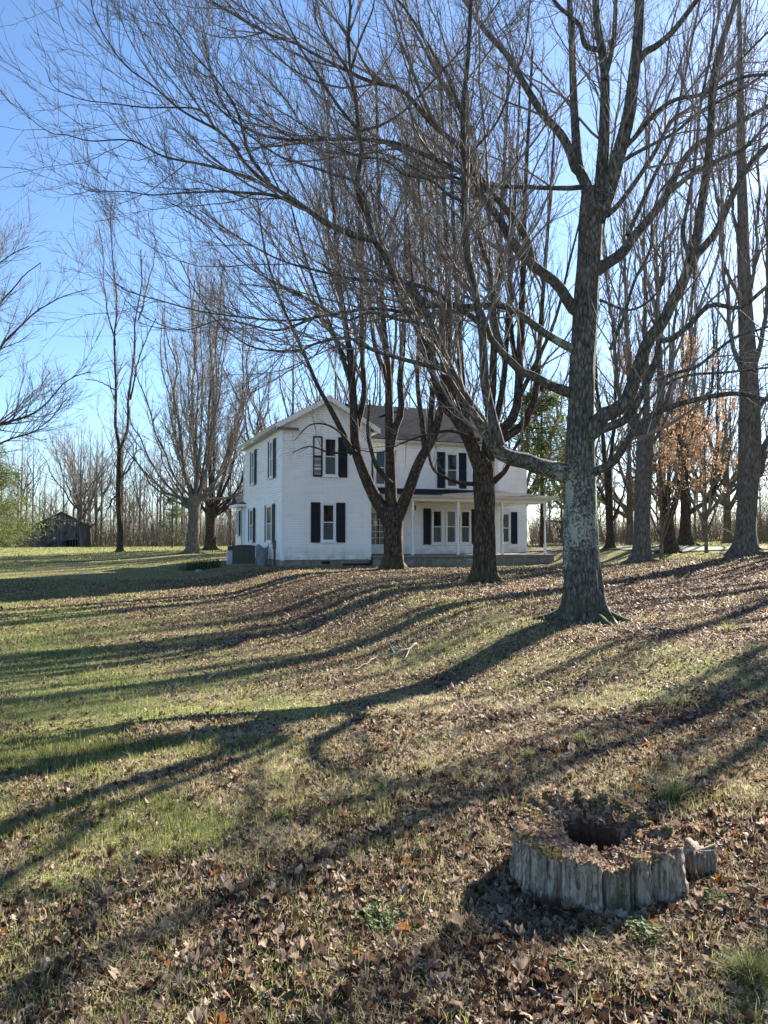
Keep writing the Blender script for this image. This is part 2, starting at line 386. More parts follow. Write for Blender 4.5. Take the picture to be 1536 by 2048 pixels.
# grass
def blades(x, y, z, hgt, wid, hcol, lean=.35):
    n = len(x); yaw = RG.uniform(0, 6.28, n); dx, dy = np.cos(yaw), np.sin(yaw)
    ly = RG.uniform(0, 6.28, n); la = np.abs(RG.normal(lean, .3, n))*hgt
    lx, lyy = np.cos(ly)*la, np.sin(ly)*la
    P = np.zeros((n, 6, 3)); w = wid/2
    for i, (t, ww) in enumerate(((0, 1), (.55, .8), (1, .12))):
        zz = hgt*(t-.15*t*t*np.minimum(la/hgt, 1.5)); c = np.stack([x+lx*t*t, y+lyy*t*t, z+zz-.004], -1)
        P[:, 2*i] = c-np.stack([dx*w*ww, dy*w*ww, 0*dx], -1); P[:, 2*i+1] = c+np.stack([dx*w*ww, dy*w*ww, 0*dx], -1)
    b = (np.arange(n)*6)[:, None]
    Q = np.concatenate([b+[0, 1, 3, 2], b+[2, 3, 5, 4]])
    return P.reshape(-1, 3), Q, np.repeat(hcol, 6)
def grass(n, d0, d1, pw, hm, wid, name, label, dry=0.0, pwr=1.0):
    x, y = view_pts(n, d0, d1, pw); L = leafy(x, y); c = fbm(x*3, y*3, 3, 77)+.5
    cl = fbm(x*9, y*9, 2, 91)+.5
    k = (RG.random(n) < ((1-L)**(pwr*1.25)*.94+.06)*np.clip(cl*2.2-.4, .1, 1)) & keep_off(x, y)
    x, y, L, c = x[k], y[k], L[k], c[k]; m_ = len(x)
    h = hm*RG.lognormal(0, .35, m_)*(.6+.8*c)
    hc = np.clip(RG.normal(.38, .2, m_)+(L-.4)*.5+dry+(c-.5)*-.8, 0, 1)
    V, Q, a = blades(x, y, GZ(x, y), h, wid*RG.uniform(.7, 1.3, m_)*np.clip(y/5, 1, 8), hc)
    tag(link(name, mesh_np(name, V, Q, None, [MAT['grass_blade']], False, {'h': a})), label, 'grass', kind='stuff')
grass(560000, 1.7, 7, .5, .038, .0027, 'grass', 'green and straw coloured grass blades between the leaves near the stump', pwr=.9)
grass(440000, 6.5, 32, .1, .042, .0040, 'grass', 'lawn grass of yellow green blades running from the foreground towards the house', pwr=1.1)
grass(120000, 30, 110, .1, .06, .0052, 'grass', 'short bright lawn grass between the double trunked tree and the barn', pwr=1.0)
# matted dry stems in the leaf litter
x, y = view_pts(270000, 1.7, 9, .3); m_ = len(x); k = keep_off(x, y) & (fbm(x*2.2, y*2.2, 3, 63) > .02) & (leafy(x, y) > .32); x = x[k]; y = y[k]; m_ = len(x)
V, Q, a = blades(x, y, GZ(x, y), RG.uniform(.02, .06, m_)*(.6+vnoise(x*5, y*5, 2)), np.full(m_, .0019)*np.clip(y/4, 1, 3), RG.uniform(.66, 1, m_), 1.3)
tag(link('dry_grass', mesh_np('dry_grass', V, Q, None, [MAT['grass_blade']], False, {'h': a})), 'matted straw coloured dead grass stems lying among the nearest leaves', 'dry grass', kind='stuff')
# distinct green clumps
def tuft(px, py, n, hgt, spread, label, group='green grass clumps in the leafy yard', mat='grass_blade', hr=(.05, .75), wid=.006, name='grass_tuft', cat='grass clump'):
    p = hit(px, py); a = RG.uniform(0, 6.28, n); n = int(n*.8); a = a[:n]; rr = spread*np.clip(.5*np.abs(RG.normal(0, 1, n)), 0, 1)
    x = p[0]+np.cos(a)*rr; y = p[1]+np.sin(a)*rr
    V, Q, h = blades(x-p[0], y-p[1], GZ(x, y)-p[2], hgt*RG.uniform(.25, 1.15, n)*np.exp(-(rr/spread)**2*.7), np.full(n, wid)*RG.uniform(.6, 1.2, n), RG.uniform(*hr, n), .7)
    tag(link(name, mesh_np(name, V, Q, None, [MAT[mat]], False, {'h': h}), loc=p), label, cat, group if spread < .4 else None, None if spread < .4 else 'stuff')
tuft(958, 1268, 130, .17, .12, 'small green clump on the crest just left of the lichen covered trunk')
tuft(862, 1300, 150, .15, .14, 'green clump beside the right end of the fallen pale stick')
tuft(888, 1302, 110, .15, .10, 'small green clump just right of the clump by the fallen stick')
tuft(1455, 1262, 160, .18, .16, 'green clump on the right side of the yard level with the lichen covered trunk foot')
tuft(1288, 1245, 90, .10, .14, 'low green clump beside the right root of the lichen covered trunk')
tuft(1165, 1490, 260, .13, .13, 'loose arching green clump above the stump')
tuft(1055, 1515, 220, .09, .12, 'low yellow green clump up the slope from the left side of the stump', hr=(.1, .7))
tuft(1345, 1600, 420, .16, .15, 'long bladed green clump leaning behind the right edge of the stump', hr=(0, .6), wid=.005)
tuft(1500, 1965, 900, .12, .15, 'dense bright green clump in the bottom right corner', hr=(.05, .5), wid=.004)
tuft(690, 1165, 140, .14, .5, 'sprawling green daffodil shoots in front of the house wall', wid=.012)
tuft(820, 1160, 160, .16, .5, 'green daffodil shoots between the two dark trees in front of the porch', wid=.012)
tuft(1050, 1180, 110, .13, .4, 'green shoots between the porch and the lichen covered trunk', wid=.012)
tuft(1108, 1420, 200, .08, .16, 'mossy green clump on the slope below the lichen covered trunk', hr=(.1, .5))
tuft(560, 1640, 260, .10, .12, 'green clump in leaves left of the picture middle', hr=(0, .5), wid=.004)
tuft(300, 1720, 330, .10, .16, 'green clump in the leafy lower left lawn', hr=(0, .5), wid=.004)
tuft(850, 1690, 260, .05, .1, 'small fresh green clump left of the stump', hr=(0, .3), wid=.004)
def weed(px, py, n, rad_, hgt, label):
    p = hit(px, py); a = RG.uniform(0, 6.28, n); rr = rad_*np.sqrt(RG.random(n)); x = np.cos(a)*rr; y = np.sin(a)*rr
    A = Acc(); k = 7; t = np.linspace(0, 6.283, k, endpoint=False)
    for i in range(n):
        z = RG.uniform(.2, 1)*hgt; s = RG.uniform(.004, .012); tl = RG.normal(0, .4, 2)
        V = [(x[i]+math.cos(b)*s, y[i]+math.sin(b)*s, z+s*(tl[0]*math.cos(b)+tl[1]*math.sin(b))) for b in t]+[(x[i], y[i], z-.003)]
        A.add(V, None, [(j, (j+1) % k, k) for j in range(k)], a=RG.random())
    tag(A.obj('weed_plant', MAT['weed'], loc=p, attr='h'), label, 'weed', 'small leafy weeds near the stump')
weed(1290, 1890, 110, .07, .09, 'low round leaved green weed in front of the stump')
weed(1435, 1815, 80, .07, .07, 'small green weed at the right foot of the stump')
weed(760, 1850, 190, .11, .05, 'low bright green chickweed patch left of the stump')
weed(1130, 1950, 60, .06, .05, 'tiny pale green weed below the stump in the leaves')
# ---------------------------------------------------------------- driveway
P = []; dr = [(8.3, 46), (12, 41.8), (16, 38.5), (20, 36), (28, 33.6), (45, 31)]
dx = np.interp(np.linspace(0, 5, 60), range(6), [a[0] for a in dr]); dy = np.interp(np.linspace(0, 5, 60), range(6), [a[1] for a in dr])
for a, b in zip(dx, dy):
    for w in np.linspace(-1.3, 1.3, 5):
        P.append((a+w*.5, b+w, float(H(a+w*.5, b+w))+.05))
P = np.array(P); idx = np.arange(300).reshape(60, 5)
Q = np.stack([idx[:-1, :-1], idx[:-1, 1:], idx[1:, 1:], idx[1:, :-1]], -1).reshape(-1, 4)
tag(link('driveway', mesh_np('driveway', P, Q, None, [MAT['asphalt']])), kind='structure')
# ---------------------------------------------------------------- trees
def resample(P, R, m):
    """smooth (Catmull-Rom) resample of a traced polyline to m points"""
    P = np.asarray(P, float); R = np.asarray(R, float); n = len(P)
    if n > 2:
        E = np.vstack([2*P[0]-P[1], P, 2*P[-1]-P[-2]]); t = np.linspace(0, n-1-1e-6, max(m*3, 40)); i = t.astype(int); f = (t-i)[:, None]
        a, b, c, d = E[i], E[i+1], E[i+2], E[i+3]
        S = .5*((2*b)+(-a+c)*f+(2*a-5*b+4*c-d)*f*f+(-a+3*b-3*c+d)*f**3); r = np.interp(t, range(n), R)
    else: S, r = P, R
    L = np.concatenate([[0], np.cumsum(np.linalg.norm(np.diff(S, axis=0), axis=1))]); u = np.linspace(0, L[-1], m)
    return np.stack([np.interp(u, L, S[:, k]) for k in range(3)], -1), np.interp(u, L, r)
def spawn(P, R, spacing, length, ang=.65, asd=.2, t0=.12, up=.25, wander=.12, seg=6, rf=.6, rmin=.003, tap=1.1, kr=.0135, maxn=None, bias=None, droop=0.):
    """children of every parent polyline; P (n,m,3), R (n,m) -> (N,seg+1,3), (N,seg+1)"""
    n, m, _ = P.shape
    SL = np.linalg.norm(np.diff(P, axis=1), axis=2); L = SL.sum(1)
    cnt = np.maximum(1, RG.poisson(L*(1-t0)/spacing)) ; par = np.repeat(np.arange(n), cnt); N = len(par)
    t = t0+(1-t0)*RG.random(N)**.85; t = np.clip(t, 0, .985); f = t*(m-1); i = f.astype(int); fr_ = (f-i)
    p0 = P[par, i]*(1-fr_[:, None])+P[par, i+1]*fr_[:, None]; r0 = R[par, i]*(1-fr_)+R[par, i+1]*fr_
    T = P[par, i+1]-P[par, i]; T /= np.linalg.norm(T, axis=1, keepdims=True)+1e-9
    rnd = RG.normal(size=(N, 3)); side = rnd-(rnd*T).sum(1, keepdims=True)*T; side[:, 2] += up*.5
    if bias is not None: side = side+np.asarray(bias)
    side /= np.linalg.norm(side, axis=1, keepdims=True)+1e-9
    a = np.clip(RG.normal(ang, asd, N), .15, 1.4)[:, None]
    D = T*np.cos(a)+side*np.sin(a)
    ln = length*RG.lognormal(0, .35, N)*(1-.55*t)*np.clip(L[par]/np.median(L), .35, 1.6)**.5
    rr = np.clip(np.minimum(rf*r0, kr*ln**tap+rmin), rmin, None)
    pts = [p0]; st = (ln/seg)[:, None]; p = p0
    for k in range(seg):
        D = D+RG.normal(size=(N, 3))*wander; D[:, 2] += up*.35-droop; D /= np.linalg.norm(D, axis=1, keepdims=True)
        p = p+D*st; pts.append(p)
    Pn = np.stack(pts, 1); u = np.linspace(0, 1, seg+1)[None]
    Rn = rr[:, None]*(1-u*.72); Rn = np.maximum(Rn, rmin*.7)
    return Pn, Rn
def stack(limbs, m=22):
    A = [resample(p, r, m) for p, r in limbs]
    return np.stack([a[0] for a in A]), np.stack([a[1] for a in A])
def make_trunk(A, prof, S=40, M=90, flare=1.5, fh=.5, lobes=5, seed=0, rough=.05, lich=None, flute=.05):
    """prof: [(x,y,z,r)] from the foot up; root flare with lobes at the foot"""
    pr = np.array(prof, float); P, R = resample(pr[:, :3], pr[:, 3], M); R = R*.86
    th = np.arange(S)*2*math.pi/S; g = random.Random(seed); ph = [g.uniform(0, 6.28) for _ in range(8)]
    z = P[:, 2]-P[0, 2]; za = np.maximum(z-.3, 0); fl = np.exp(-za/fh); fl2 = np.exp(-za/(fh*.33))
    TH, ZZ = np.meshgrid(th, z)
    lob = sum(np.cos(k*TH+ph[k % 8]+.4*np.sin(ZZ))*w for k, w in ((lobes, .30), (lobes-2, .2), (lobes+4, .13)))
    ridge = 0
    for q in range(7):
        a0 = q*6.283/7+g.uniform(-.35, .35); ridge = ridge+g.uniform(.5, 1)*np.exp(-((np.angle(np.exp(1j*(TH-a0-.5*(1-fl[:, None])))))/g.uniform(.12, .24))**2)
    rr = R[:, None]*(1+fl[:, None]*flare*(.10+.5*ridge)+fl2[:, None]*flare*(.05+.85*ridge)+flute*lob+rough*(2*vnoise(TH*9/6.283*4, ZZ*2.2, seed)-1)*.9+rough*.8*(2*vnoise(np.sin(TH)*3+7, ZZ*1.4+np.cos(TH)*3, seed+3)-1))
    V = np.stack([P[:, 0:1]+rr*np.cos(TH), P[:, 1:2]+rr*np.sin(TH), np.broadcast_to(P[:, 2:3], rr.shape)], -1)
    i = np.arange(M*S).reshape(M, S); a = i[:-1]; b = np.roll(i, -1, 1)[:-1]; c = np.roll(i, -1, 1)[1:]; d = i[1:]
    l = np.zeros(M) if lich is None else np.interp(z, *lich)
    A.add(V, np.stack([a, b, c, d], -1).reshape(-1, 4), a=np.repeat(l, S))
def tubes_into(A, P, R, S, lich=0.0):
    V, Q = tubes(P, R, S); A.add(V, Q, a=lich)
def tree_obj(name, base, trunkA, crown, label, group=None, tb='bark_dark', tw='twig', cat='tree'):
    """trunkA: Acc in world coordinates; crown: [(P,R,S)] world"""
    e = empty(name, base); tag(e, label, cat, group)
    o = trunkA.obj('trunk', MAT[tb], e, True, attr='lich'); o.data.transform(Matrix.Translation(-Vector([float(v) for v in base])))
    B = Acc()
    for P, R, S in crown: tubes_into(B, P-np.array(base), R, S)
    B.obj('crown', MAT[tw], e, True, attr='lich')
    return e
def px_limb(pts, w0, w1, d0, d1, lead=None):
    n = len(pts); L = np.concatenate([[0], np.cumsum([math.hypot(pts[i+1][0]-pts[i][0], pts[i+1][1]-pts[i][1]) for i in range(n-1)])]); L /= L[-1]
    P = []; R = []
    for (px, py), t in zip(pts, L):
        d = d0+(d1-d0)*t; w = w0*(w1/w0)**t; P.append(W(px, py, d)); R.append(max(.004, w/2*d/F))
    return np.array(P), np.array(R)
def px_trunk(pts, d):
    return [(*W(px, py, d), w/2*d/F) for (px, py, w) in pts]
def foot(prof, dz=.35):
    x, y, z, r = prof[0]; g = float(H(x, y))
    return [(x, y, g-dz, r)]+[q for q in prof if q[2] > g-dz+.15]

# --- T1, the lichen covered maple
def roots(A, cx, cy, r, n, ln, seed, S=9):
    g = random.Random(seed)
    for i in range(n):
        a = i*6.283/n+g.uniform(-.4, .4); L = ln*g.uniform(.55, 1.2); k = 12; P = []; R = []
        for j in range(k):
            t = j/(k-1); a += g.uniform(-.10, .10); q = r*.55+L*t; x = cx+math.cos(a)*q; y = cy+math.sin(a)*q
            P.append((x, y, float(H(x, y))+r*.42*(1-t)**2.2+.012-.05*t)); R.append(r*(.30*(1-t)**1.3+.05))
        V, Q = tubes(np.array(P)[None], np.array(R)[None], S); A.add(V, Q, a=-.5)
D1 = hit(1172, 1240)[1]
pr = foot(px_trunk([(1170, 1245, 88), (1166, 1180, 88), (1162, 1100, 84), (1160, 1000, 80), (1160, 900, 70), (1162, 800, 62), (1166, 700, 60), (1172, 600, 58), (1178, 520, 58), (1182, 440, 58), (1186, 380, 56)], D1))
T1 = Acc(); pr = [(a, b, c, d*.95) for a, b, c, d in pr]; make_trunk(T1, pr, 72, 150, .95, .42, 5, 4, .045, (([0, .5, 1.0, 1.8, 2.6, 3.4, 5, 8]), ([-.6, -.1, .38, .6, .55, .25, .16, .1])), .03)
roots(T1, pr[0][0], pr[0][1], .36, 9, .85, 3)
L1 = [  # pixel path, start/end width, start/end depth
 ([(1150,955),(1112,942),(1080,934),(1047,920),(1008,912),(982,878),(959,839),(933,803),(910,761),(887,712),(868,669),(848,620),(835,585),(803,568),(780,536),(764,500),(743,475),(739,443),(718,397),(715,352),(725,299),(718,264),(711,197),(701,141),(697,70),(701,0),(690,-60)],48,6,0,-2.4),
 ([(745,478),(701,468),(648,443),(613,418),(578,394),(560,383),(520,355),(492,328),(448,270),(383,233),(346,208),(310,175),(255,135),(226,98),(190,36),(180,-20)],17,2,-1.6,-3.6),
 ([(510,360),(450,340),(401,328),(328,313),(262,281),(182,282),(135,270),(102,266),(60,236),(29,197)],8,1.5,-2.4,-3.8),
 ([(480,300),(430,255),(400,220),(345,215),(290,215),(219,206),(164,199),(109,175),(91,135)],6,1.5,-2.6,-3.6),
 ([(540,365),(500,310),(474,222),(437,164),(383,102),(343,47),(310,7),(290,-40)],9,2,-2.2,-3.4),
 ([(600,410),(547,391),(480,385),(437,383),(365,386),(300,390),(255,383),(182,383),(165,372),(160,357)],9,1.5,-2,-3.2),
 ([(742,445),(718,371),(665,348),(598,326),(560,313),(500,270),(440,200),(420,130),(400,50)],8,2,-1.8,-3),
 ([(718,262),(676,211),(641,158),(606,105),(570,35),(556,-10)],8,3,-2,-2.8),
 ([(722,262),(771,246),(820,211),(876,151),(940,81),(975,35),(1000,0)],6,3,-2,-1.2),
 ([(704,135),(720,80),(745,20),(750,-20)],7,3,-2.2,-2.4),
 ([(712,190),(690,130),(640,60),(625,0)],7,3,-2.2,-2.6),
 ([(1000,892),(982,826),(969,760),(966,679),(956,614),(943,549),(933,500),(929,404),(927,316),(926,211),(936,123),(940,35),(945,-40)],24,8,-.6,-1.6),
 ([(930,404),(898,390),(859,359),(806,348),(771,320),(718,313),(650,280),(590,240),(520,200)],8,2,-1.2,-2.4),
 ([(922,225),(901,165),(876,123),(848,77),(813,21),(785,-10)],9,5,-1.4,-1.8),
 ([(928,320),(990,250),(1020,180),(1050,90),(1060,0)],7,3,-1.4,-1.0),
 ([(862,650),(800,640),(740,625),(690,640),(620,600),(540,560),(480,520),(400,440),(330,400)],8,2,-1.3,-2.8),
 ([(905,742),(850,730),(794,715),(740,698),(695,676),(635,686),(600,700),(546,701),(497,691),(437,646),(388,577),(360,520)],12,2,-1.0,-3),
 ([(1150,790),(1125,780),(1098,770),(1065,751),(1047,747),(1010,711),(985,682),(959,646),(933,627),(894,601),(848,575),(790,560),(720,560),(650,545),(560,520),(470,470),(400,420)],30,3,0,-2),
 ([(1008,711),(990,640),(985,560),(960,480),(950,400),(935,300),(930,200)],14,5,-.3,.6),
 ([(1150,700),(1128,689),(1086,664),(1061,644),(1024,619),(983,610),(933,613),(868,611),(819,624),(744,617),(660,630),(581,641),(497,636),(398,622),(324,602),(254,582),(225,560),(210,540)],20,2,0,-1.6),
 ([(640,630),(560,660),(500,650),(440,640),(370,660),(300,640),(250,600)],7,1.5,-.9,-1.5),
 ([(1165,630),(1144,615),(1115,569),(1078,540),(1041,507),(1024,482),(995,432),(962,391),(941,333),(919,295),(887,267),(859,243),(827,204),(796,176),(736,162),(694,141),(630,109),(588,84),(547,73),(474,33),(420,0)],32,5,0,-1.8),
 ([(1063,525),(1053,478),(1024,432),(983,387),(954,362),(912,338),(841,306),(785,285),(700,278),(560,278),(480,250),(420,200)],18,4,-.2,-1.5),
 ([(980,385),(950,330),(945,260),(900,190),(860,120),(820,40),(810,0)],12,5,-.4,.2),
 ([(1170,372),(1147,376),(1100,376),(1017,373),(947,369),(912,355),(859,352),(800,320),(740,300)],13,4,0,-.8),
 ([(1176,380),(1164,349),(1150,335),(1140,303),(1119,265),(1087,230),(1052,174),(1017,115),(1000,94),(964,53),(930,0),(915,-30)],26,10,0,.6),
 ([(1172,370),(1157,331),(1150,244),(1146,157),(1143,70),(1139,0),(1136,-40)],26,13,.1,.8),
 ([(1190,440),(1199,400),(1206,314),(1209,244),(1209,140),(1195,52),(1190,-20)],38,16,0,.3),
 ([(1209,160),(1223,105),(1229,60),(1232,-20)],14,10,.1,.3),
 ([(1198,100),(1170,90),(1158,50),(1120,15),(1100,-10)],13,8,.1,0),
 ([(1194,440),(1216,384),(1241,297),(1258,227),(1269,140),(1276,70),(1281,-30)],42,22,0,-.3),
 ([(1272,130),(1290,105),(1314,91),(1349,59),(1394,0),(1410,-20)],18,11,-.2,-.8),
 ([(1240,300),(1262,283),(1290,250),(1314,223),(1352,199),(1408,188),(1488,154),(1540,150)],12,7,-.1,-1.2),
 ([(1235,330),(1265,310),(1297,293),(1349,265),(1401,223),(1480,180),(1540,140)],10,5,-.1,-1),
 ([(1215,430),(1244,401),(1304,314),(1335,255),(1352,234),(1384,213),(1440,160),(1500,100),(1540,60)],14,5,0,.9),
 ([(1255,470),(1272,433),(1310,349),(1342,286),(1360,200),(1380,100),(1400,0)],12,5,.2,.8),
 ([(1190,545),(1209,530),(1244,506),(1276,464),(1314,419),(1335,387),(1363,328),(1394,290),(1454,258),(1540,209),(1600,170)],30,8,0,1.2),
 ([(1335,387),(1384,349),(1436,321),(1488,297),(1540,244),(1600,200)],14,6,.5,.2),
 ([(1165,885),(1206,832),(1248,810),(1273,747),(1297,681),(1326,644),(1347,598),(1370,557),(1380,520),(1394,471),(1405,401),(1415,331),(1422,244),(1426,157),(1450,70),(1471,0),(1480,-30)],40,12,-.1,-1.6),
 ([(1380,522),(1429,468),(1461,401),(1495,335),(1536,290),(1590,240)],20,10,-.9,-1.4),
 ([(1378,515),(1366,464),(1377,401),(1391,314),(1401,209),(1419,122),(1433,52),(1440,0)],10,5,-.9,-1.0),
 ([(1162,895),(1198,862),(1252,838),(1285,784),(1314,714),(1318,680),(1340,680),(1376,652),(1422,610),(1480,615),(1540,569),(1600,540)],24,8,-.1,-1.8),
 ([(1310,760),(1355,745),(1397,731),(1467,677),(1540,652),(1600,620)],9,5,-.8,-1.6),
 ([(1170,955),(1188,944),(1223,927),(1244,899),(1272,857),(1314,825),(1384,801),(1471,787),(1540,800),(1600,790)],22,9,0,-2.2),
 ([(1262,868),(1290,810),(1330,770),(1380,750),(1450,745),(1540,735)],9,5,-.4,-1.4),
 ([(1220,700),(1245,640),(1270,560),(1300,500),(1305,430),(1330,370),(1400,330)],9,4,-.2,-1.4),
 ([(1200,600),(1260,620),(1310,590),(1330,540),(1300,480),(1280,440)],7,3,-.2,-1.2),
]
limbs = []
for (pts, w0, w1, a, b) in L1:
    limbs.append(px_limb(pts, w0, w1, D1+a, D1+b))
P, R = stack(limbs, 40); R[:24] *= .92; R[24:] *= .84; R[0] *= .88; R[[17, 21]] *= .85
for i_ in range(len(P)):
    lv_ = np.interp(np.arange(40)/39, [0, .3, .5, 1], {0: [.45, .38, .15, .05], 17: [.42, .3, .2, .1], 21: [.4, .3, .2, .1], 38: [.35, .3, .2, .1], 19: [.5, .3, .1, .05]}.get(i_, [.22, .18, .1, .05]))
    tubes_into(T1, P[i_:i_+1], R[i_:i_+1], 12, np.repeat(lv_, 12))
P, R = stack(limbs, 24)
EXCL = None
nl_ = 31
a1 = spawn(P[:nl_], R[:nl_], .225, 2.1, .55, .2, .14, .16, .11, 11, .5, .0042, kr=.0052)
a2 = spawn(*a1, .15, .8, .6, .2, .1, .2, .14, 6, .6, .0030, kr=.004)
a3 = spawn(*a2, .11, .15, .7, .25, .1, .3, .2, 3, .8, .0022, kr=.004)
r1 = spawn(P[nl_:], R[nl_:], .25, 1.9, .6, .2, .14, .18, .12, 9, .5, .0040, kr=.0052)
r2 = spawn(*r1, .2, .7, .62, .2, .1, .2, .15, 6, .6, .0028, kr=.004)
r3 = spawn(*r2, .15, .14, .7, .25, .1, .3, .2, 3, .8, .0020, kr=.004)
tree_obj('maple_tree', at(1172, D1), T1, [(*a1, 5), (*a2, 4), (*a3, 3), (*r1, 5), (*r2, 4), (*r3, 3)], 'largest nearest bare maple, its grey trunk patched with pale green lichen', tb='bark_lichen', tw='twig')

def stems(base_pts, group=None):
    pass
# --- T2: dark pollarded maple before the porch
D2 = hit(968, 1166)[1]
pr = foot(px_trunk([(968, 1172, 52), (969, 1120, 50), (970, 1050, 46), (969, 990, 48), (968, 950, 50), (968, 920, 46)], D2))
T2 = Acc(); make_trunk(T2, pr, 40, 80, 1.3, .38, 5, 9, .07); roots(T2, pr[0][0], pr[0][1], .32, 7, .8, 5)
L2 = [
 ([(962,940),(949,907),(933,868),(910,832),(900,809),(891,760),(894,663),(897,581),(894,500),(888,380),(885,250),(880,130)],30,5,0,.5),
 ([(975,940),(990,870),(1008,858),(1031,826),(1037,777),(1040,695),(1044,598),(1047,533),(1050,400),(1060,200),(1065,100)],24,5,0,-.3),
 ([(970,930),(978,850),(985,770),(990,650),(1000,500),(1010,300),(1018,120)],22,5,0,.8),
 ([(962,930),(940,870),(925,780),(915,600),(905,400),(900,160)],20,5,0,-.8),
 ([(990,890),(1045,850),(1060,820),(1072,780),(1085,600),(1100,400),(1110,240)],18,4,0,.6),
 ([(955,900),(920,850),(880,800),(860,700),(850,550),(840,400),(830,260)],16,4,0,.9),
 ([(980,880),(1005,780),(1015,650),(1025,480),(1035,300),(1040,160)],15,4,0,1.2),
 ([(935,870),(915,800),(870,720),(800,600),(760,480),(740,360)],13,3,0,-1.2),
 ([(1035,800),(1065,740),(1110,640),(1140,520),(1170,400)],11,3,-.2,-.8),
 ([(1038,760),(1025,680),(1018,560),(1020,420),(1022,280)],12,3,0,.5),
 ([(900,800),(870,760),(840,680),(825,560),(815,430)],12,3,0,.3),
 ([(948,968),(922,966),(900,959),(868,940),(855,900),(848,874)],9,4,0,-1),
 ([(985,965),(1011,940),(1025,905),(1040,880)],14,5,0,-.6),
 ([(958,880),(900,862),(845,872),(800,888),(760,905),(720,900)],8,2,-.3,-2),
]
limbs = [px_limb(p, w0, w1, D2+a, D2+b) for (p, w0, w1, a, b) in L2]
P, R = stack(limbs, 30); tubes_into(T2, P, R, 9)
b0 = spawn(P[:11], R[:11], 1.2, 3.6, .42, .18, .05, .26, .09, 12, .45, .007, kr=.008)
a1 = spawn(np.concatenate([P]), R, .46, 2.0, .6, .18, .1, .2, .12, 7, .5, .006, kr=.006)
a1b = spawn(*b0, .44, 1.5, .6, .18, .1, .2, .14, 6, .5, .0055, kr=.006)
a2 = spawn(*a1, .25, .7, .65, .2, .1, .25, .18, 4, .6, .0045, kr=.004); a2b = spawn(*a1b, .25, .65, .65, .2, .1, .25, .18, 4, .6, .0045, kr=.004)
tree_obj('maple_tree', at(968, D2), T2, [(*b0, 6), (*a1, 4), (*a1b, 4), (*a2, 3), (*a2b, 3)], 'dark barked pollarded maple with a single stout trunk in front of the porch', tw='twig_grey')
# --- T3: three stemmed dark maple before the gable
D3 = min(hit(787, 1136)[1], 30.5)
pr = foot(px_trunk([(787, 1142, 46), (787, 1100, 44), (786, 1060, 44), (785, 1035, 50), (784, 1015, 40)], D3))
T3 = Acc(); make_trunk(T3, pr, 40, 70, 1.0, .4, 5, 15, .07)
L3 = [
 ([(782,1050),(766,1020),(745,985),(730,950),(716,915),(710,880),(708,826),(702,728),(692,656),(679,565),(670,450),(660,330),(655,200)],30,4,0,.6),
 ([(786,1050),(782,1000),(781,930),(779,858),(777,760),(770,679),(764,598),(760,450),(755,300),(752,150)],28,4,0,1),
 ([(790,1050),(806,1010),(822,970),(838,925),(862,883),(877,840),(887,780),(885,700),(880,560),(875,400),(868,230)],28,4,0,-.5),
 ([(712,890),(700,905),(692,880),(675,845),(653,803),(635,770),(605,700),(560,600),(530,500),(515,400)],14,3,-.3,-1.2),
 ([(780,900),(792,850),(803,820),(800,760),(806,695),(810,560),(812,400),(815,240)],17,4,0,.8),
 ([(862,885),(862,835),(865,777),(868,650),(860,500),(850,340)],14,4,0,.7),
 ([(716,915),(713,860),(728,793),(725,712),(722,560),(718,400),(722,260)],15,4,.2,1.3),
 ([(706,780),(680,700),(640,600),(600,480),(575,380)],12,3,.2,0),
 ([(775,760),(750,690),(735,590),(700,470),(690,340)],12,3,.4,1.5),
 ([(850,900),(845,850),(835,760),(838,640),(830,480),(825,350)],13,3,0,1.2),
 ([(885,790),(905,720),(920,620),(950,500),(960,380)],11,3,-.2,-1),
 ([(712,905),(685,870),(655,850),(620,850),(590,880)],6,2,-.4,-1.5),
 ([(782,968),(755,935),(742,900),(735,860),(740,800)],12,4,-.2,-.9),
 ([(700,905),(660,905),(620,893),(585,905)],5,2,-.5,-2),
]
limbs = [px_limb(p, w0, w1, D3+a, D3+b) for (p, w0, w1, a, b) in L3]
P, R = stack(limbs, 30); tubes_into(T3, P, R, 9)
b0 = spawn(P[:11], R[:11], .7, 5.4, .45, .18, .2, .22, .08, 12, .5, .010, bias=(-.4, 0, 0), kr=.008)
a1 = spawn(P, R, .46, 2.5, .55, .18, .2, .22, .12, 6, .5, .008, kr=.006); a1b = spawn(*b0, .42, 2.0, .55, .18, .1, .2, .12, 5, .5, .008, kr=.006)
a2 = spawn(*a1, .32, 1.0, .55, .2, .1, .25, .12, 3, .6, .007); a2b = spawn(*a1b, .32, .9, .55, .2, .1, .25, .12, 3, .6, .007)
tree_obj('maple_tree', at(787, D3), T3, [(*b0, 6), (*a1, 4), (*a1b, 4), (*a2, 3), (*a2b, 3)], 'dark maple whose trunk splits into three thick stems right in front of the house wall', tw='twig_grey')

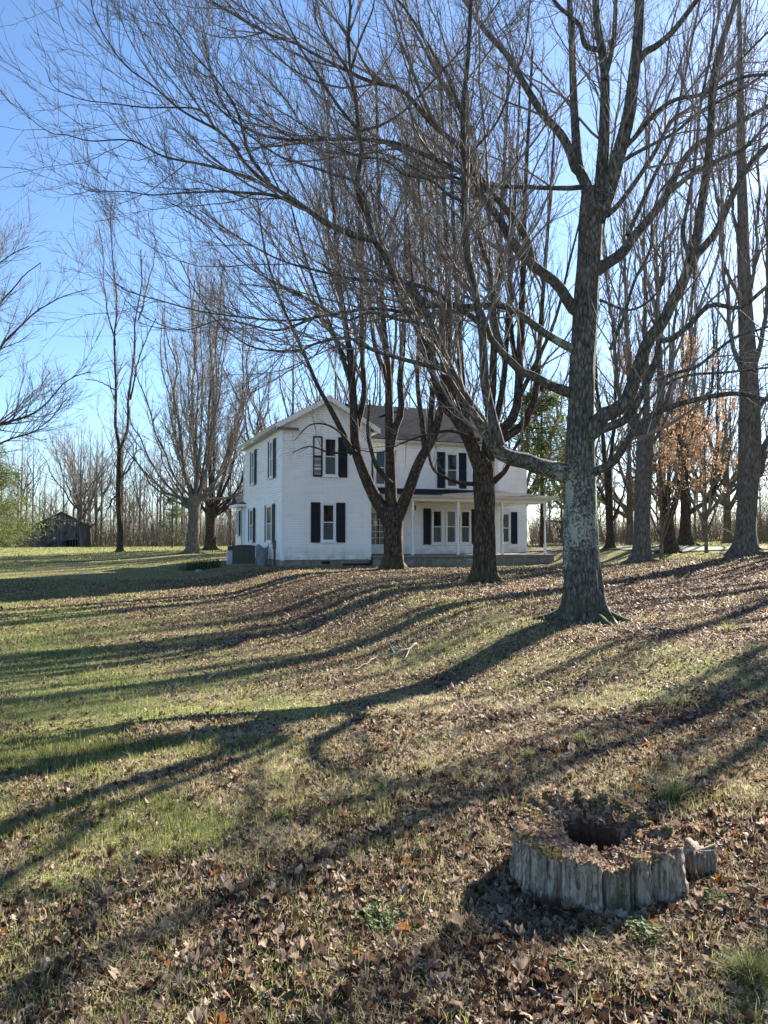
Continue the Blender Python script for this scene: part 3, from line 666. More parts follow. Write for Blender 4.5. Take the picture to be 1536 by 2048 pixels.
# ---- generic tree builders in local coordinates (base at origin)
def gen_limbs(n, h0, H1, spread, r0, curve=.5, lean=(0, 0), z0r=.3):
    out = []
    for i in range(n):
        az = i*2.4+random.uniform(-.4, .4); s = spread*random.uniform(.35, 1.1); hh = H1*random.uniform(.72, 1.0); z0 = h0*(1+random.uniform(-z0r, z0r))
        pts = []; k = 8
        for j in range(k):
            t = j/(k-1); rr = s*(t**curve); w = .12*H1*t*(1-t*.7)
            pts.append((math.cos(az)*rr+lean[0]*t+random.uniform(-w, w)*.6, math.sin(az)*rr+lean[1]*t+random.uniform(-w, w)*.6, z0+(hh-z0)*t))
        r = r0*random.uniform(.35, .6); out.append((np.array(pts), np.linspace(r, .012, k)))
    return out
def generic(h0, Ht, r, nl, spread, curve=.55, dens=1., rmin=.008, lean=(0, 0), seed=1, lv3=True, flare=1., ftrunk=None, len1=2.2):
    random.seed(seed)
    pr = ftrunk or [(0, 0, -.35, r), (0, 0, h0*.3, r*.93), (lean[0]*.1, lean[1]*.1, h0*.7, r*.85), (lean[0]*.15, lean[1]*.15, h0*1.05, r*.75), (lean[0]*.4, lean[1]*.4, (h0+Ht)*.5, r*.35), (lean[0]*.8, lean[1]*.8, Ht*.97, .012)]
    T = Acc(); make_trunk(T, pr, 20, 50, flare, .4, 5, seed, .06)
    lim = gen_limbs(nl, h0, Ht, spread, r*.85, curve, lean, .45); P, R = stack(lim, 16); tubes_into(T, P, R, 7)
    q = np.array(pr); q = q[2:]; Pc, Rc = resample(q[:, :3], q[:, 3], 16); P = np.concatenate([P, Pc[None]]); R = np.concatenate([R, Rc[None]])
    a1 = spawn(P, R, .55/dens, len1, .68, .2, .1, .2, .1, 6, .5, rmin*1.2)
    cr = [(*a1, 4)]
    a2 = spawn(*a1, .36/dens, len1*.48, .6, .2, .1, .22, .12, 3, .6, rmin); cr.append((*a2, 3))
    return T, cr
def place(name, p, T, cr, label, group=None, tb='bark_grey', tw='twig_grey'):
    e = empty(name, p); tag(e, label, 'tree', group)
    T.obj('trunk', MAT[tb], e, True, attr='lich')
    B = Acc()
    for P, R, S in cr: tubes_into(B, P, R, S)
    B.obj('crown', MAT[tw], e, True, attr='lich'); return e
def copy_tree(src, loc, rz, sc, label, group):
    e = src.copy(); C.objects.link(e); e.location = tuple(float(v) for v in loc); e.rotation_euler[2] = rz; e.scale = (sc, sc, sc*random.uniform(.92, 1.1)); e['label'] = label; e['group'] = group
    for ch in list(src.children):
        c = ch.copy(); C.objects.link(c); c.parent = e
    return e
# left double trunk tree
def local_px(pts_list, base, d):
    out = []
    for pts, w0, w1 in pts_list:
        p, r = px_limb(pts, w0, w1, d, d); out.append((p-base, r))
    return out
def traced(name, px, d, trunk, lims, label, tb, tw, lv=(.5, 2.2, .45), rmin=.008, up=.25, ang=.5, flare=1., nb=0, blen=4, group=None, seed=3, t0=.12):
    base = at(px, d); base_f = base.copy()
    pr = foot(px_trunk(trunk, d)); T = Acc(); make_trunk(T, pr, 28, 60, flare, .4, 5, seed, .06); roots(T, pr[0][0], pr[0][1], pr[0][3]*.85, 7, pr[0][3]*2.6, seed, 7)
    lim = []
    for row in lims:
        pts, w0, w1 = row[:3]; dd = row[3] if len(row) > 3 else 0
        lim.append(px_limb(pts, w0, w1, d, d+dd))
    P, R = stack(lim, 22); R = R*.85; P = P+np.cumsum(RG.normal(0, .035, P.shape), axis=1)*np.array([1, 1, .3])
    tubes_into(T, P, R, 8)
    q = np.array(pr[1:]); Pc, Rc = resample(q[:, :3], q[:, 3], 22)
    cr = []; P0, R0 = P, R
    if nb:
        b0 = spawn(P, R, nb, blen, .3, .12, .1, .3, .05, 9, .55, rmin*1.4); cr.append((*b0, 5)); P0 = [(P, R), b0]
    else: P0 = [(P, R)]
    for (p_, r_) in P0:
        a1 = spawn(p_, r_, lv[0], lv[1], ang, .18, t0, up, .1, 6, .5, rmin*1.2); cr.append((*a1, 4))
        cr.append((*spawn(*a1, lv[0]*.8, lv[1]*lv[2], .55, .2, .1, up, .12, 3, .6, rmin), 3))
    return tree_obj(name, base_f, T, cr, label, group, tb, tw)
traced('twin_stem_tree', 240, 52, [(240,1106,15),(240,1060,13),(237,1000,12),(238,940,12),(240,890,11)],
 [([(240,900),(233,850),(233,780),(230,690),(231,600),(224,520),(219,440),(224,400)],9,2,.3),
  ([(240,900),(254,860),(260,800),(273,720),(276,640),(288,560),(286,500)],8,2,-.4), ([(231,690),(212,600),(205,520),(196,450)],4,1.5,.4), ([(276,640),(300,560),(312,490)],4,1.5,.4),
  ([(262,800),(280,740),(300,680),(320,640)],5,2,.6), ([(238,980),(215,1010),(197,1040)],5,2,0), ([(231,780),(205,765),(170,760)],3,1.5,-.5), ([(238,960),(258,930),(275,880)],4,1.5,.5)],
 'slender tree forking into two tall thin stems, alone on the left lawn', 'bark_dark', 'twig_far', (.42, 1.7, .45), .009, .3, .6, .9)
def fan(px, py, n, spread, top, w0, dd=2.5, seed=0, lean=0):
    random.seed(seed); out = []
    for i in range(n):
        u = (i+.5)/n*2-1+random.uniform(-.12, .12); x1 = px+lean+u*spread; y1 = top+abs(u)**1.7*(py-top)*.80+random.uniform(-30, 30)
        k = 7; pts = []
        for j in range(k):
            t = j/(k-1); xx = px+u*6+(x1-px)*t**(.5+.25*(1-abs(u)))+random.uniform(-11, 11)*t; pts.append((xx, py+random.uniform(-12, 12)*(j == 0)+(y1-py)*t))
        out.append((pts, w0*random.uniform(.6, 1.1), 2, random.uniform(-dd, dd)))
    return out
traced('spreading_maple', 385, 48, [(385,1108,30),(386,1080,27),(388,1040,26),(389,1010,28),(390,990,26)],
 fan(389, 1010, 17, 160, 540, 9, 3.5, 5), 'grey trunked maple with a wide fan of upright stems, left of the house', 'bark_grey', 'twig_far', (.55, 2.0, .45), .009, .12, .65, 1.2, nb=1.3, blen=3.4)
traced('spreading_maple', 422, 56, [(421,1103,26),(421,1070,22),(422,1040,22),(424,1015,24)],
 fan(424, 1030, 15, 150, 560, 8, 3.5, 6, 20), 'dark trunked maple with fanned upright stems between the grey fanned one and the house', 'bark_dark', 'twig_far', (.6, 2.0, .45), .010, .12, .65, 1.2, nb=1.4, blen=3.4)
# tree left of the frame reaching in
traced('bare_tree', -110, 44, [(-110,1105,44),(-108,1000,38),(-105,900,34),(-100,800,30),(-95,700,22)],
 [([(-105,870),(-60,800),(0,700),(60,640),(120,600),(180,580)],16,2,2), ([(-105,900),(-50,860),(0,845),(60,820),(120,760),(170,740)],13,2,-2), ([(-100,800),(-60,700),(0,620),(50,560),(90,530)],14,2,1),
  ([(-100,780),(-80,650),(-40,560),(10,510),(50,490)],12,2,-1), ([(-105,930),(-40,910),(20,880),(80,860),(130,800)],9,2,2), ([(-95,700),(-80,600),(-60,520),(-20,450)],12,3,0), ([(-95,750),(-140,650),(-170,560)],12,3,0)],
 'bare tree at the left picture edge whose limbs arch in over the evergreen', 'bark_dark', 'twig', (.42, 2.4, .5), .009, .15, .6, 1.2, nb=1.2, blen=3.6)
# right side
d7 = 31
traced('smooth_maple', 1285, d7, [(1283,1134,36),(1284,1080,35),(1286,1000,36),(1288,940,38),(1290,900,38),(1292,870,36)],
 [([(1285,900),(1275,850),(1265,800),(1262,700),(1258,600),(1255,480),(1250,340)],22,4,.5), ([(1292,890),(1308,840),(1320,790),(1318,700),(1322,600),(1330,480),(1335,330)],26,4,-.3), ([(1290,880),(1293,800),(1290,700),(1292,560),(1296,400),(1300,240)],18,4,.8),
  ([(1280,880),(1255,840),(1235,780),(1225,680),(1220,560),(1215,420)],14,3,-.8), ([(1300,860),(1335,800),(1350,720),(1362,600),(1368,440)],14,3,.8), ([(1297,900),(1340,830),(1372,760),(1392,640)],8,3,-1)],
 'smooth grey barked maple, palest trunk of the row beyond the lichen covered tree', 'bark_grey', 'twig_grey', (.5, 2.0, .45), .008, .3, .45, 1.7, nb=1.2, blen=4, seed=21)
traced('old_maple', 1338, 38, [(1340,1106,34),(1338,1080,30),(1336,1050,26),(1333,1015,26)],
 [([(1333,1040),(1325,990),(1322,930),(1325,850),(1328,760),(1326,600),(1322,450)],18,4,.4), ([(1336,1040),(1350,990),(1352,930),(1360,850),(1366,740),(1375,600),(1380,420)],16,4,-.4), ([(1333,1020),(1340,930),(1345,820),(1348,640),(1352,460)],12,3,.8), ([(1322,960),(1300,900),(1290,800),(1284,680)],10,3,.4)],
 'dark twin stemmed old maple just right of the smooth grey one', 'bark_dark', 'twig_grey', (.6, 2.0, .45), .010, .35, .4, 1.3, nb=1.1, blen=5, seed=31)
traced('old_maple', 1373, 45, [(1372,1092,32),(1371,1060,24),(1371,1020,22),(1370,980,22)],
 [([(1371,1030),(1395,1012),(1415,1000),(1428,980),(1432,920),(1435,830),(1437,700),(1440,560)],12,3,0), ([(1370,990),(1372,930),(1378,880),(1392,840),(1396,700),(1400,520),(1402,400)],14,3,0), ([(1370,990),(1362,930),(1368,850),(1370,700),(1374,560)],11,3,.5),
  ([(1425,990),(1455,930),(1462,850),(1470,720)],6,2,-.4), ([(1418,1000),(1440,950),(1448,850),(1452,700)],6,2,.4), ([(1380,880),(1410,850),(1418,760),(1422,600)],8,3,.5)],
 'old maple with a thick side limb elbowed out to the right', 'bark_dark', 'twig_grey', (.65, 1.8, .45), .011, .35, .4, 1.5, nb=1.2, blen=4, seed=35)
traced('old_maple', 1218, 41, [(1220,1104,20),(1220,1060,17),(1218,1000,17),(1216,940,16)],
 [([(1218,1010),(1206,985),(1192,975),(1180,950)],10,4,0), ([(1216,950),(1212,880),(1206,800),(1202,700),(1198,560),(1195,430)],12,3,.5), ([(1217,940),(1226,860),(1232,760),(1240,640),(1245,500)],11,3,-.4), ([(1222,1040),(1240,1000),(1255,950),(1262,880)],7,2,.4)],
 'slim dark old maple seen between the lichen covered trunk and the smooth grey one', 'bark_dark', 'twig_grey', (.65, 1.9, .45), .010, .3, .5, 1.1, nb=1.3, blen=4, seed=37)
traced('rough_maple', 1497, 30.5, [(1490,1114,50),(1492,1060,44),(1495,1000,44),(1498,940,48),(1500,880,48),(1500,820,46),(1497,740,40),(1492,640,34),(1488,540,29),(1486,440,24),(1482,300,20),(1480,120,12),(1478,0,8)],
 [([(1500,960),(1520,930),(1536,895),(1560,850)],26,12,0), ([(1497,780),(1470,700),(1455,600),(1450,480),(1445,330),(1442,200)],13,4,.6), ([(1497,760),(1520,680),(1530,560),(1533,400),(1536,240)],14,4,-.6), ([(1490,640),(1460,560),(1430,470),(1415,350),(1410,230)],10,3,.6),
  ([(1490,620),(1510,520),(1512,380),(1515,200)],10,4,0), ([(1487,520),(1465,420),(1462,280),(1460,120)],9,3,0), ([(1500,840),(1545,780),(1580,700),(1600,560)],14,4,0), ([(1485,420),(1500,300),(1502,150),(1505,20)],8,3,.4)],
 'tall thick rough barked maple at the right picture edge above the driveway', 'bark_grey', 'twig_grey', (.5, 1.9, .45), .008, .3, .45, 1.35, nb=1.0, blen=4, seed=41)
# trees outside the right edge whose shadows cross the yard
for (px, d, sd, lb) in ((1680, 37, 54, 'bare maple outside the right edge, farthest of the four'), (2080, 24, 55, 'bare maple outside the right edge, second farthest of the four'), (1780, 28, 50, 'bare many stemmed maple outside the right edge, beyond the nearer one'), (1900, 21, 51, 'bare maple outside the right picture edge, nearer one of two')):
    T, cr = generic(3.2, 15, .33, 10, 4.4, .7, .15, .006, seed=sd, len1=1.8)
    place('bare_tree', at(px, d), T, cr, lb, None, 'bark_dark', 'twig_grey')
# big trees behind the house
for k, (px, d, nl, Ht, sp_, lb) in enumerate(((585, 60, 11, 24, 5, 'tall grey tree rising behind the left gable'), (760, 62, 11, 25, 5.5, 'tall grey tree rising behind the middle of the roof'), (905, 66, 12, 26, 5.5, 'tall grey tree rising behind the right half of the roof'), (1045, 58, 11, 23, 5, 'tall grey tree behind the right end of the house'), (1260, 52, 10, 17, 5, 'wide bare tree behind the smooth grey maple'), (1455, 50, 10, 15, 5, 'wide bare tree beyond the driveway left of the rough barked maple'), (1330, 70, 12, 20, 6, 'wide bare tree far behind the twin stemmed old maple'), (670, 56, 10, 20, 5.5, 'wide grey tree behind the ridge of the gable'), (1150, 64, 11, 24, 5, 'tall tree behind and right of the house, beside the pine'), (1410, 62, 11, 21, 5, 'upright tree far behind the driveway on the right'))):
    T, cr = generic(3.2, Ht*.78, .30, nl+2, sp_*1.45, .62, .72, .011, seed=60+k, len1=2.8)
    place('bare_tree', at(px, d), T, cr, lb, 'tall trees behind the house', 'bark_far', 'twig_far')
# woodland
protos = []
for k in range(4):
    random.seed(80+k)
    T, cr = generic(6, 16, .15+.03*k, 3+k, 3.0+.7*k, .85, .62, .014, seed=80+k, flare=.5, len1=3.2)
    protos.append((T, cr))
random.seed(5); wl = []
secs = [(-40, 210, 22, 118, 150, 'slim bare tree in the wood behind the barn', 'woodland trees behind the barn'),
        (215, 500, 34, 112, 150, 'slim bare tree in the wood between the barn and the house', 'woodland trees between barn and house'),
        (500, 1100, 20, 110, 150, 'slim bare tree in the distant wood behind the house', 'woodland trees behind the house'),
        (1090, 1560, 26, 75, 110, 'slim bare tree beyond the driveway on the right', 'bare trees beyond the driveway')]
pe = []
for si, (p0, p1, n, d0, d1, lb, gp) in enumerate(secs):
    for i in range(n):
        px = p0+(p1-p0)*(i+random.uniform(.1, .9))/n; d = random.uniform(d0, d1); k = random.randrange(4); s = random.choice((.55, .7, .85, 1.0, 1.1, 1.3))*random.uniform(.9, 1.1)*(1 if si < 3 else .72)
        if len(pe) < 4:
            k = len(pe); e = place('woodland_tree', at(px, d), *protos[k], lb, gp, 'bark_far', 'twig_far'); e.scale = (s, s, s); pe.append(e)
        else: copy_tree(pe[k], at(px, d), random.uniform(0, 6.28), s, lb, gp)
T, cr = generic(5.5, 17.5, .30, 12, 7.0, .85, .75, .013, seed=99, len1=3.2)
place('woodland_tree', at(160, 108), T, cr, 'tall round crowned bare tree rising right behind the barn', None, 'bark_far', 'twig_far')
# understory brush: one mass of thin stems
def brush(n, px0, px1, d0, d1, h0, h1, name, label, wid=.035):
    d = RG.uniform(d0, d1, n); x = (RG.uniform(px0, px1, n)-PX0)/F*d; z = H(x, d); h = RG.uniform(h0, h1, n)*(.6+.8*vnoise(x*.3, d*.3, 5))
    k = 5; P = np.zeros((n, k, 3)); D = RG.normal(0, .28, (n, 3)); D[:, 2] = 1
    p = np.stack([x, d, z-.05], -1)
    for j in range(k):
        P[:, j] = p; p = p+D*(h/(k-1))[:, None]; D = D+RG.normal(0, .22, (n, 3)); D[:, 2] = np.abs(D[:, 2])
    R = wid*np.linspace(1, .35, k)[None]*RG.uniform(.4, 1, n)[:, None]
    s = spawn(P, R, .55, 1.1, .7, .2, .1, .1, .2, 3, .6, wid*.35)
    V1, Q1 = tubes(P, R, 3); V2, Q2 = tubes(s[0], s[1], 3); a = np.concatenate([np.repeat(RG.random(n), k*3), np.repeat(RG.random(len(s[0])), 12)])
    me = mesh_np(name, np.vstack([V1, V2]), np.vstack([Q1, Q2+len(V1)]), None, [MAT['brush_twig']], True, {'h': a})
    tag(link(name, me), label, 'undergrowth', kind='stuff')
brush(4000, -60, 560, 106, 145, 1.0, 6.5, 'undergrowth', 'tangled brown undergrowth at the foot of the wood behind barn and lawn')
brush(2600, 1060, 1600, 55, 95, .7, 3.2, 'undergrowth', 'low bare brush along the far side of the driveway', .02)
brush(500, 1470, 1600, 46, 56, 1.0, 3.4, 'undergrowth', 'dense bare thicket at the right edge behind the rough barked maple', .016)
brush(1500, 1060, 1700, 95, 130, 1.0, 3.5, 'undergrowth', 'far hazy brush on the rise beyond the driveway', .04)
# evergreens
def evergreen(name, p, Ht, Rm, n, seed, label, size=.16, shape=1.0, z0=.8, mat='needle', hh=(0, 1)):
    rg = np.random.default_rng(seed); e = empty(name, p); tag(e, label, 'tree')
    T = Acc(); make_trunk(T, [(0, 0, -.3, .02*Ht), (0, 0, Ht*.5, .012*Ht), (0, 0, Ht*.98, .02)], 12, 30, .6, .4, 5, seed, .05)
    nb = int(Ht*8); zz = z0+(Ht-z0)*rg.random(nb)**.9; az = rg.uniform(0, 6.28, nb)
    ln = Rm*(1-(zz-z0)/(Ht-z0))**shape*rg.uniform(.55, 1.1, nb)+.25
    k = 6; t = np.linspace(0, 1, k); P = np.zeros((nb, k, 3)); P[:, :, 0] = (np.cos(az)*ln)[:, None]*t; P[:, :, 1] = (np.sin(az)*ln)[:, None]*t; P[:, :, 2] = zz[:, None]+(ln*.28)[:, None]*t**2-(ln*.12)[:, None]*t
    R = np.linspace(.03, .008, k)[None]*np.ones((nb, 1)); tubes_into(T, P, R, 4)
    T.obj('trunk', MAT['bark_dark'], e, True, attr='lich')
    b = rg.integers(0, nb, n); tt = rg.random(n)**.55; f = tt*(k-1)*.999; i = f.astype(int); fr_ = (f-i)[:, None]
    c = P[b, i]*(1-fr_)+P[b, i+1]*fr_; sp_ = ln[b][:, None]*.13+.06
    c = c+rg.normal(0, 1, (n, 3))*sp_*np.array([1, 1, .6])
    D = rg.normal(0, 1, (n, 3)); D[:, :2] += np.stack([np.cos(az[b]), np.sin(az[b])], -1)*1.1; D[:, 2] += .3; D /= np.linalg.norm(D, axis=1, keepdims=True)
    S_ = np.cross(D, rg.normal(0, 1, (n, 3))); S_ /= np.linalg.norm(S_, axis=1, keepdims=True); s = size*rg.uniform(.6, 1.3, n)[:, None]
    V = np.stack([c-D*s*.2-S_*s*.12, c-D*s*.2+S_*s*.12, c+D*s+S_*s*.05, c+D*s-S_*s*.05], 1)
    Q = (np.arange(n)*4)[:, None]+np.arange(4)
    hv = np.repeat(rg.uniform(hh[0], hh[1], n), 4)
    link('crown', mesh_np('crown', V, Q, None, [MAT[mat]], False, {'h': hv}), e); return e
evergreen('cedar_tree', at(-78, 58), 14.0, 5.0, 110000, 5, 'yellow green cedar at the left picture edge behind the arching bare limbs', .20, .8, .9, hh=(.1, .9))
evergreen('pine_tree', at(1085, 52), 11.0, 4.2, 5500, 6, 'loose feathery pine behind the right end of the house', .30, .6, 2.6, hh=(.1, .9))
evergreen('cedar_tree', at(345, 88), 6.2, 1.7, 2600, 7, 'small dark cedar in the wood edge left of the spreading maples', .2, .7, .6, hh=(0, .5))
evergreen('holly_tree', at(1160, 62), 5.5, 2.6, 8000, 9, 'round green evergreen shrub tree glimpsed past the porch end', .22, .35, .4, hh=(.2, .8))
# orange leaved young beech trees
def leafy_tree(px, d, Ht, label, n, lo, hi, seed, spread, mat='orange_leaf', size=.045, hr=(0, 1)):
    T, cr = generic(1.2, Ht, .09, 7, spread, .6, .8, .007, seed=seed, flare=.5, len1=1.5)
    e = place('young_beech', at(px, d), T, cr, label, None, 'bark_grey', 'twig_grey')
    P = np.concatenate([c[0].reshape(-1, 3) for c in cr]); P = P[(P[:, 2] > lo) & (P[:, 2] < hi)]; rg = np.random.default_rng(seed)
    cl = vnoise(P[:, 0]*1.2+9, P[:, 2]*1.2+P[:, 1], 4); P = P[cl > .44]
    c = P[rg.integers(0, len(P), n)]+rg.normal(0, .07, (n, 3)); c[:, 2] -= .04
    D = rg.normal(0, 1, (n, 3)); D[:, 2] -= 1.6; D /= np.linalg.norm(D, axis=1, keepdims=True); S_ = np.cross(D, rg.normal(0, 1, (n, 3))); S_ /= np.linalg.norm(S_, axis=1, keepdims=True); s = size*rg.uniform(.6, 1.4, n)[:, None]
    V = np.stack([c-D*s, c+S_*s*.55, c+D*s*1.3, c-S_*s*.55], 1); Q = (np.arange(n)*4)[:, None]+np.arange(4)
    link('leaves', mesh_np('leaves', V, Q, None, [MAT[mat]], False, {'h': np.repeat(rg.uniform(hr[0], hr[1], n), 4)}), e)
leafy_tree(1322, 34, 11.5, 'young beech holding dry orange leaves among the right hand trunks', 5200, 2.2, 11, 71, 2.6)
leafy_tree(1412, 36, 8.5, 'smaller beech with sparse orange leaves left of the rough barked maple', 3600, 3.0, 8, 72, 1.9)
leafy_tree(1575, 40, 7.5, 'young tree with reddish leaves at the right edge behind the rough barked maple', 1600, 2.6, 7, 73, 2.2, hr=(0, .4))
# ---------------------------------------------------------------- house
HZ = .5; A20 = math.radians(20.5)
house = empty('farmhouse', (-4.45, 33.7, HZ), A20)
tag(house, 'white two storey clapboard farmhouse with dark shutters and a long front porch', 'house')
LAP = .112
def hw(u, v, z):
    """house coordinates to world"""
    return (-4.45+.9367*u-.3502*v, 33.7+.3502*u+.9367*v, HZ+z)
def wallp(A, o, du, w, z0, z1, nrm, prof=None):
    """lapped boards. o=(x,y) start, du unit dir, nrm outward; prof(z)->(s0,s1)"""
    z = z0
    while z < z1-1e-4:
        zt = min(z+LAP, z1); rows = []
        for zz, off in ((z, .0), (z, .046), (max(zt-.046, z+.01), .044), (max(zt-.040, z+.01), .0), (zt, .0)):
            s0, s1 = (0, w) if prof is None else prof(zz)
            for s in (s0, s1): rows.append((o[0]+du[0]*s+nrm[0]*off, o[1]+du[1]*s+nrm[1]*off, zz))
        A.add(rows, [(0, 1, 3, 2), (2, 3, 5, 4), (4, 5, 7, 6), (6, 7, 9, 8)]); z = zt
    return A
S0 = .27; ST = 6.1; SL = .57
wf = Acc()
def gab(z): 
    t = max(0, (z-6.30)/SL); return (min(t, 2.03), max(4.07-t, 2.04))
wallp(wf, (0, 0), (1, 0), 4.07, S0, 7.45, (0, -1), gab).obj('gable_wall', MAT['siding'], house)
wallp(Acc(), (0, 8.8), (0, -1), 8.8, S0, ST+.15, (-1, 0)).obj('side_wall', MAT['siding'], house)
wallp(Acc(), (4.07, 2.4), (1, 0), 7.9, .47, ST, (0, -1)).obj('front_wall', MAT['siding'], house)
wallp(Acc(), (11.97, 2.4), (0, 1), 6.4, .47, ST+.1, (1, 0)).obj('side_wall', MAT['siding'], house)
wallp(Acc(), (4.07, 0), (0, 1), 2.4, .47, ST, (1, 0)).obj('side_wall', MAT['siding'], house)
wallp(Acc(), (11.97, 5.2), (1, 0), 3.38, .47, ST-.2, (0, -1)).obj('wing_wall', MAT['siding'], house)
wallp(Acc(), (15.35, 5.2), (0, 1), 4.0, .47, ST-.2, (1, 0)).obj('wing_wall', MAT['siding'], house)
bw = Acc(); bw.box(.03, 4.04, .03, 8.77, S0, 6.2); bw.box(4.0, 11.94, 2.43, 8.77, .3, 6.05); bw.box(11.9, 15.32, 5.23, 9.17, .3, 5.85)
bw.extr([(.05, 6.2), (4.02, 6.2), (2.03, 7.33)], 1, .03, 8.7); bw.extr([(2.5, 6.05), (8.7, 6.05), (5.6, 7.8)], 0, 4.8, 11.93)
bw.obj('wall_core', MAT['siding'], house)
# rear one storey extension
ex = Acc(); wallp(ex, (-.2, 10.7), (0, -1), 1.85, .3, 3.05, (-1, 0)); wallp(ex, (-.2, 8.85), (1, 0), .2, .3, 3.05, (0, -1)); ex.box(-.17, 3.5, 8.88, 10.67, .25, 3.05)
exo = ex.obj('rear_extension', MAT['siding'], house)
er = Acc(); er.extr([(8.5, 3.06), (11.0, 3.06), (9.75, 3.65)], 0, -.5, 3.8); er.obj('roof', MAT['old_shingle'], exo)
ef = Acc(); ef.box(-.56, -.50, 8.45, 11.05, 2.93, 3.10); ef.box(-.49, 0, 8.44, 8.54, 2.95, 3.09); ef.obj('fascia', MAT['white_paint'], exo)
# corner boards
cb = Acc()
for (x0, x1, y0, y1, z0, z1) in ((-.045, .075, -.045, .075, .24, 6.2), (4.0, 4.115, -.045, .07, .24, 6.1), (-.045, .07, 8.76, 8.83, .24, 6.1), (11.92, 12.02, 2.355, 2.46, .45, 6.05), (15.3, 15.395, 5.155, 5.26, .45, 5.88)): Acc().box(x0, x1, y0, y1, z0, z1).obj('corner_board', MAT['white_paint'], house)
# foundation
fd = Acc(); fd.box(.02, 4.05, .02, 8.7, -.9, .268); fd.box(4.05, 11.9, 2.45, 8.7, -.9, .44); fd.box(12, 15.3, 5.25, 9.1, -.9, .44); fd.box(-.15, 3.4, 8.9, 10.6, -.9, .25)
fo = fd.obj('foundation', MAT['concrete'], house)
fv = Acc(); fv.box(1.78, 2.18, -.012, .018, .08, .20)
for k in range(4): fv.box(1.80, 2.16, -.022, -.013, .092+k*.027, .104+k*.027)
fv.obj('vent', MAT['shutter'], fo)
# roofs
def slab(A, pts, t=.06):
    """roof plane: quad/tri corner points (upper surface), thickness t downwards"""
    n = len(pts); V = list(pts)+[(x, y, z-t) for x, y, z in pts]
    q = [(i, i+n, (i+1) % n+n, (i+1) % n) for i in range(n)]
    if n == 4: A.add(V, [(0, 1, 2, 3), (7, 6, 5, 4)]+q)
    else: A.add(V, q, [(0, 1, 2), (5, 4, 3)])
rf = Acc(); ov = .36; zE = 7.60-SL*(2.035+ov)
slab(rf, [(-ov, -ov, zE), (2.035, -ov, 7.60), (2.035, 9.15, 7.60), (-ov, 9.15, zE)])
slab(rf, [(2.035, -ov, 7.60), (4.07+ov, -ov, zE), (4.07+ov, 9.15, zE), (2.035, 9.15, 7.60)])
ro = rf.obj('gable_roof', MAT['shingle'], house)
rm = Acc(); zr = 8.4; ze = 6.12
slab(rm, [(4.7, 5.6, zr), (4.7, 2.0, ze+.01), (12.35, 2.0, ze), (11.4, 5.6, zr)]); slab(rm, [(11.4, 5.6, zr), (12.35, 2.0, ze), (12.35, 9.2, ze)]); slab(rm, [(12.35, 9.2, ze), (4.7, 9.2, ze), (4.7, 5.6, zr), (11.4, 5.6, zr)])
slab(rm, [(4.72, 2.02, ze+.02), (4.72, 5.6, zr-.01), (4.72, 9.18, ze+.02)])
rm.obj('main_roof', MAT['shingle'], house)
rw = Acc(); zw = 7.15; z5 = 5.95
slab(rw, [(11.8, 7.2, zw), (11.8, 4.8, z5), (15.75, 4.8, z5), (13.4, 7.2, zw)]); slab(rw, [(13.4, 7.2, zw), (15.75, 4.8, z5), (15.75, 9.6, z5)]); slab(rw, [(15.75, 9.6, z5), (11.8, 9.6, z5), (11.8, 7.2, zw), (13.4, 7.2, zw)])
rw.obj('wing_roof', MAT['shingle'], house)
# trim: rake boards, soffit, gutters
tr = Acc()
for sgn in (-1, 1):
    x0 = 2.035+sgn*(2.035+ov+.01); 
    V = []
    for y in (-ov-.03, -ov+.0): V += [(x0, y, zE-.25), (x0, y, zE-.02), (2.035, y, 7.58), (2.035, y, 7.34)]
    tr.add(V, [(0, 1, 2, 3), (7, 6, 5, 4), (0, 4, 5, 1), (3, 2, 6, 7), (0, 3, 7, 4), (1, 5, 6, 2)])
tr.obj('rake_board', MAT['white_paint'], house)
sf = Acc(); sf.box(-ov+.02, -.03, -ov+.01, 9.1, zE-.20, zE-.17); sf.box(4.1, 4.07+ov-.02, -ov+.01, 2.3, zE-.20, zE-.17)
for sgn in (-1, 1):
    xa = 2.035+sgn*(2.035+ov-.02); V = [(xa, -ov+.01, zE-.165), (2.035, -ov+.01, 7.44), (2.035, -.03, 7.44), (xa, -.03, zE-.165)]; sf.add(V+[(a, b, c+.03) for a, b, c in V], [(0, 1, 2, 3), (7, 6, 5, 4), (0, 4, 5, 1)])
sf.box(4.2, 12.3, 2.05, 2.37, 5.97, 6.0); sf.box(12.05, 15.7, 4.85, 5.17, 5.78, 5.81)
sf.obj('soffit', MAT['soffit'], house)
gt = Acc()
def gutter(A, x0, y0, x1, y1, z, nx, ny, h=.13, w=.12):
    A.add([(x0, y0, z-h), (x1, y1, z-h), (x1+nx*w, y1+ny*w, z-.01), (x0+nx*w, y0+ny*w, z-.01), (x0, y0, z), (x1, y1, z)], [(0, 1, 2, 3), (5, 4, 3, 2), (4, 5, 1, 0)], [(0, 3, 4), (1, 5, 2)])
gutter(gt, -ov-.01, 9.1, -ov-.01, -ov, zE-.03, -1, 0); gutter(gt, 4.4, 1.98, 12.3, 1.98, 6.07, 0, -1)
gt.tube([(-.42, 8.9, zE-.15), (-.42, 8.9, zE-.25), (-.10, 8.86, zE-.42), (-.07, 8.86, .3), (-.2, 8.8, .1)], .045, 6)
gt.obj('gutter', MAT['metal_white'], house)
simple('stain_wood', (.19, .14, .10), .9, .3, 20); br = Acc(); br.box(-.34, .62, -.40, -.365, zE-.30, zE-.17); br.obj('broken_board', MAT['stain_wood'], house)['label'] = 'weathered bare board where the trim is missing'

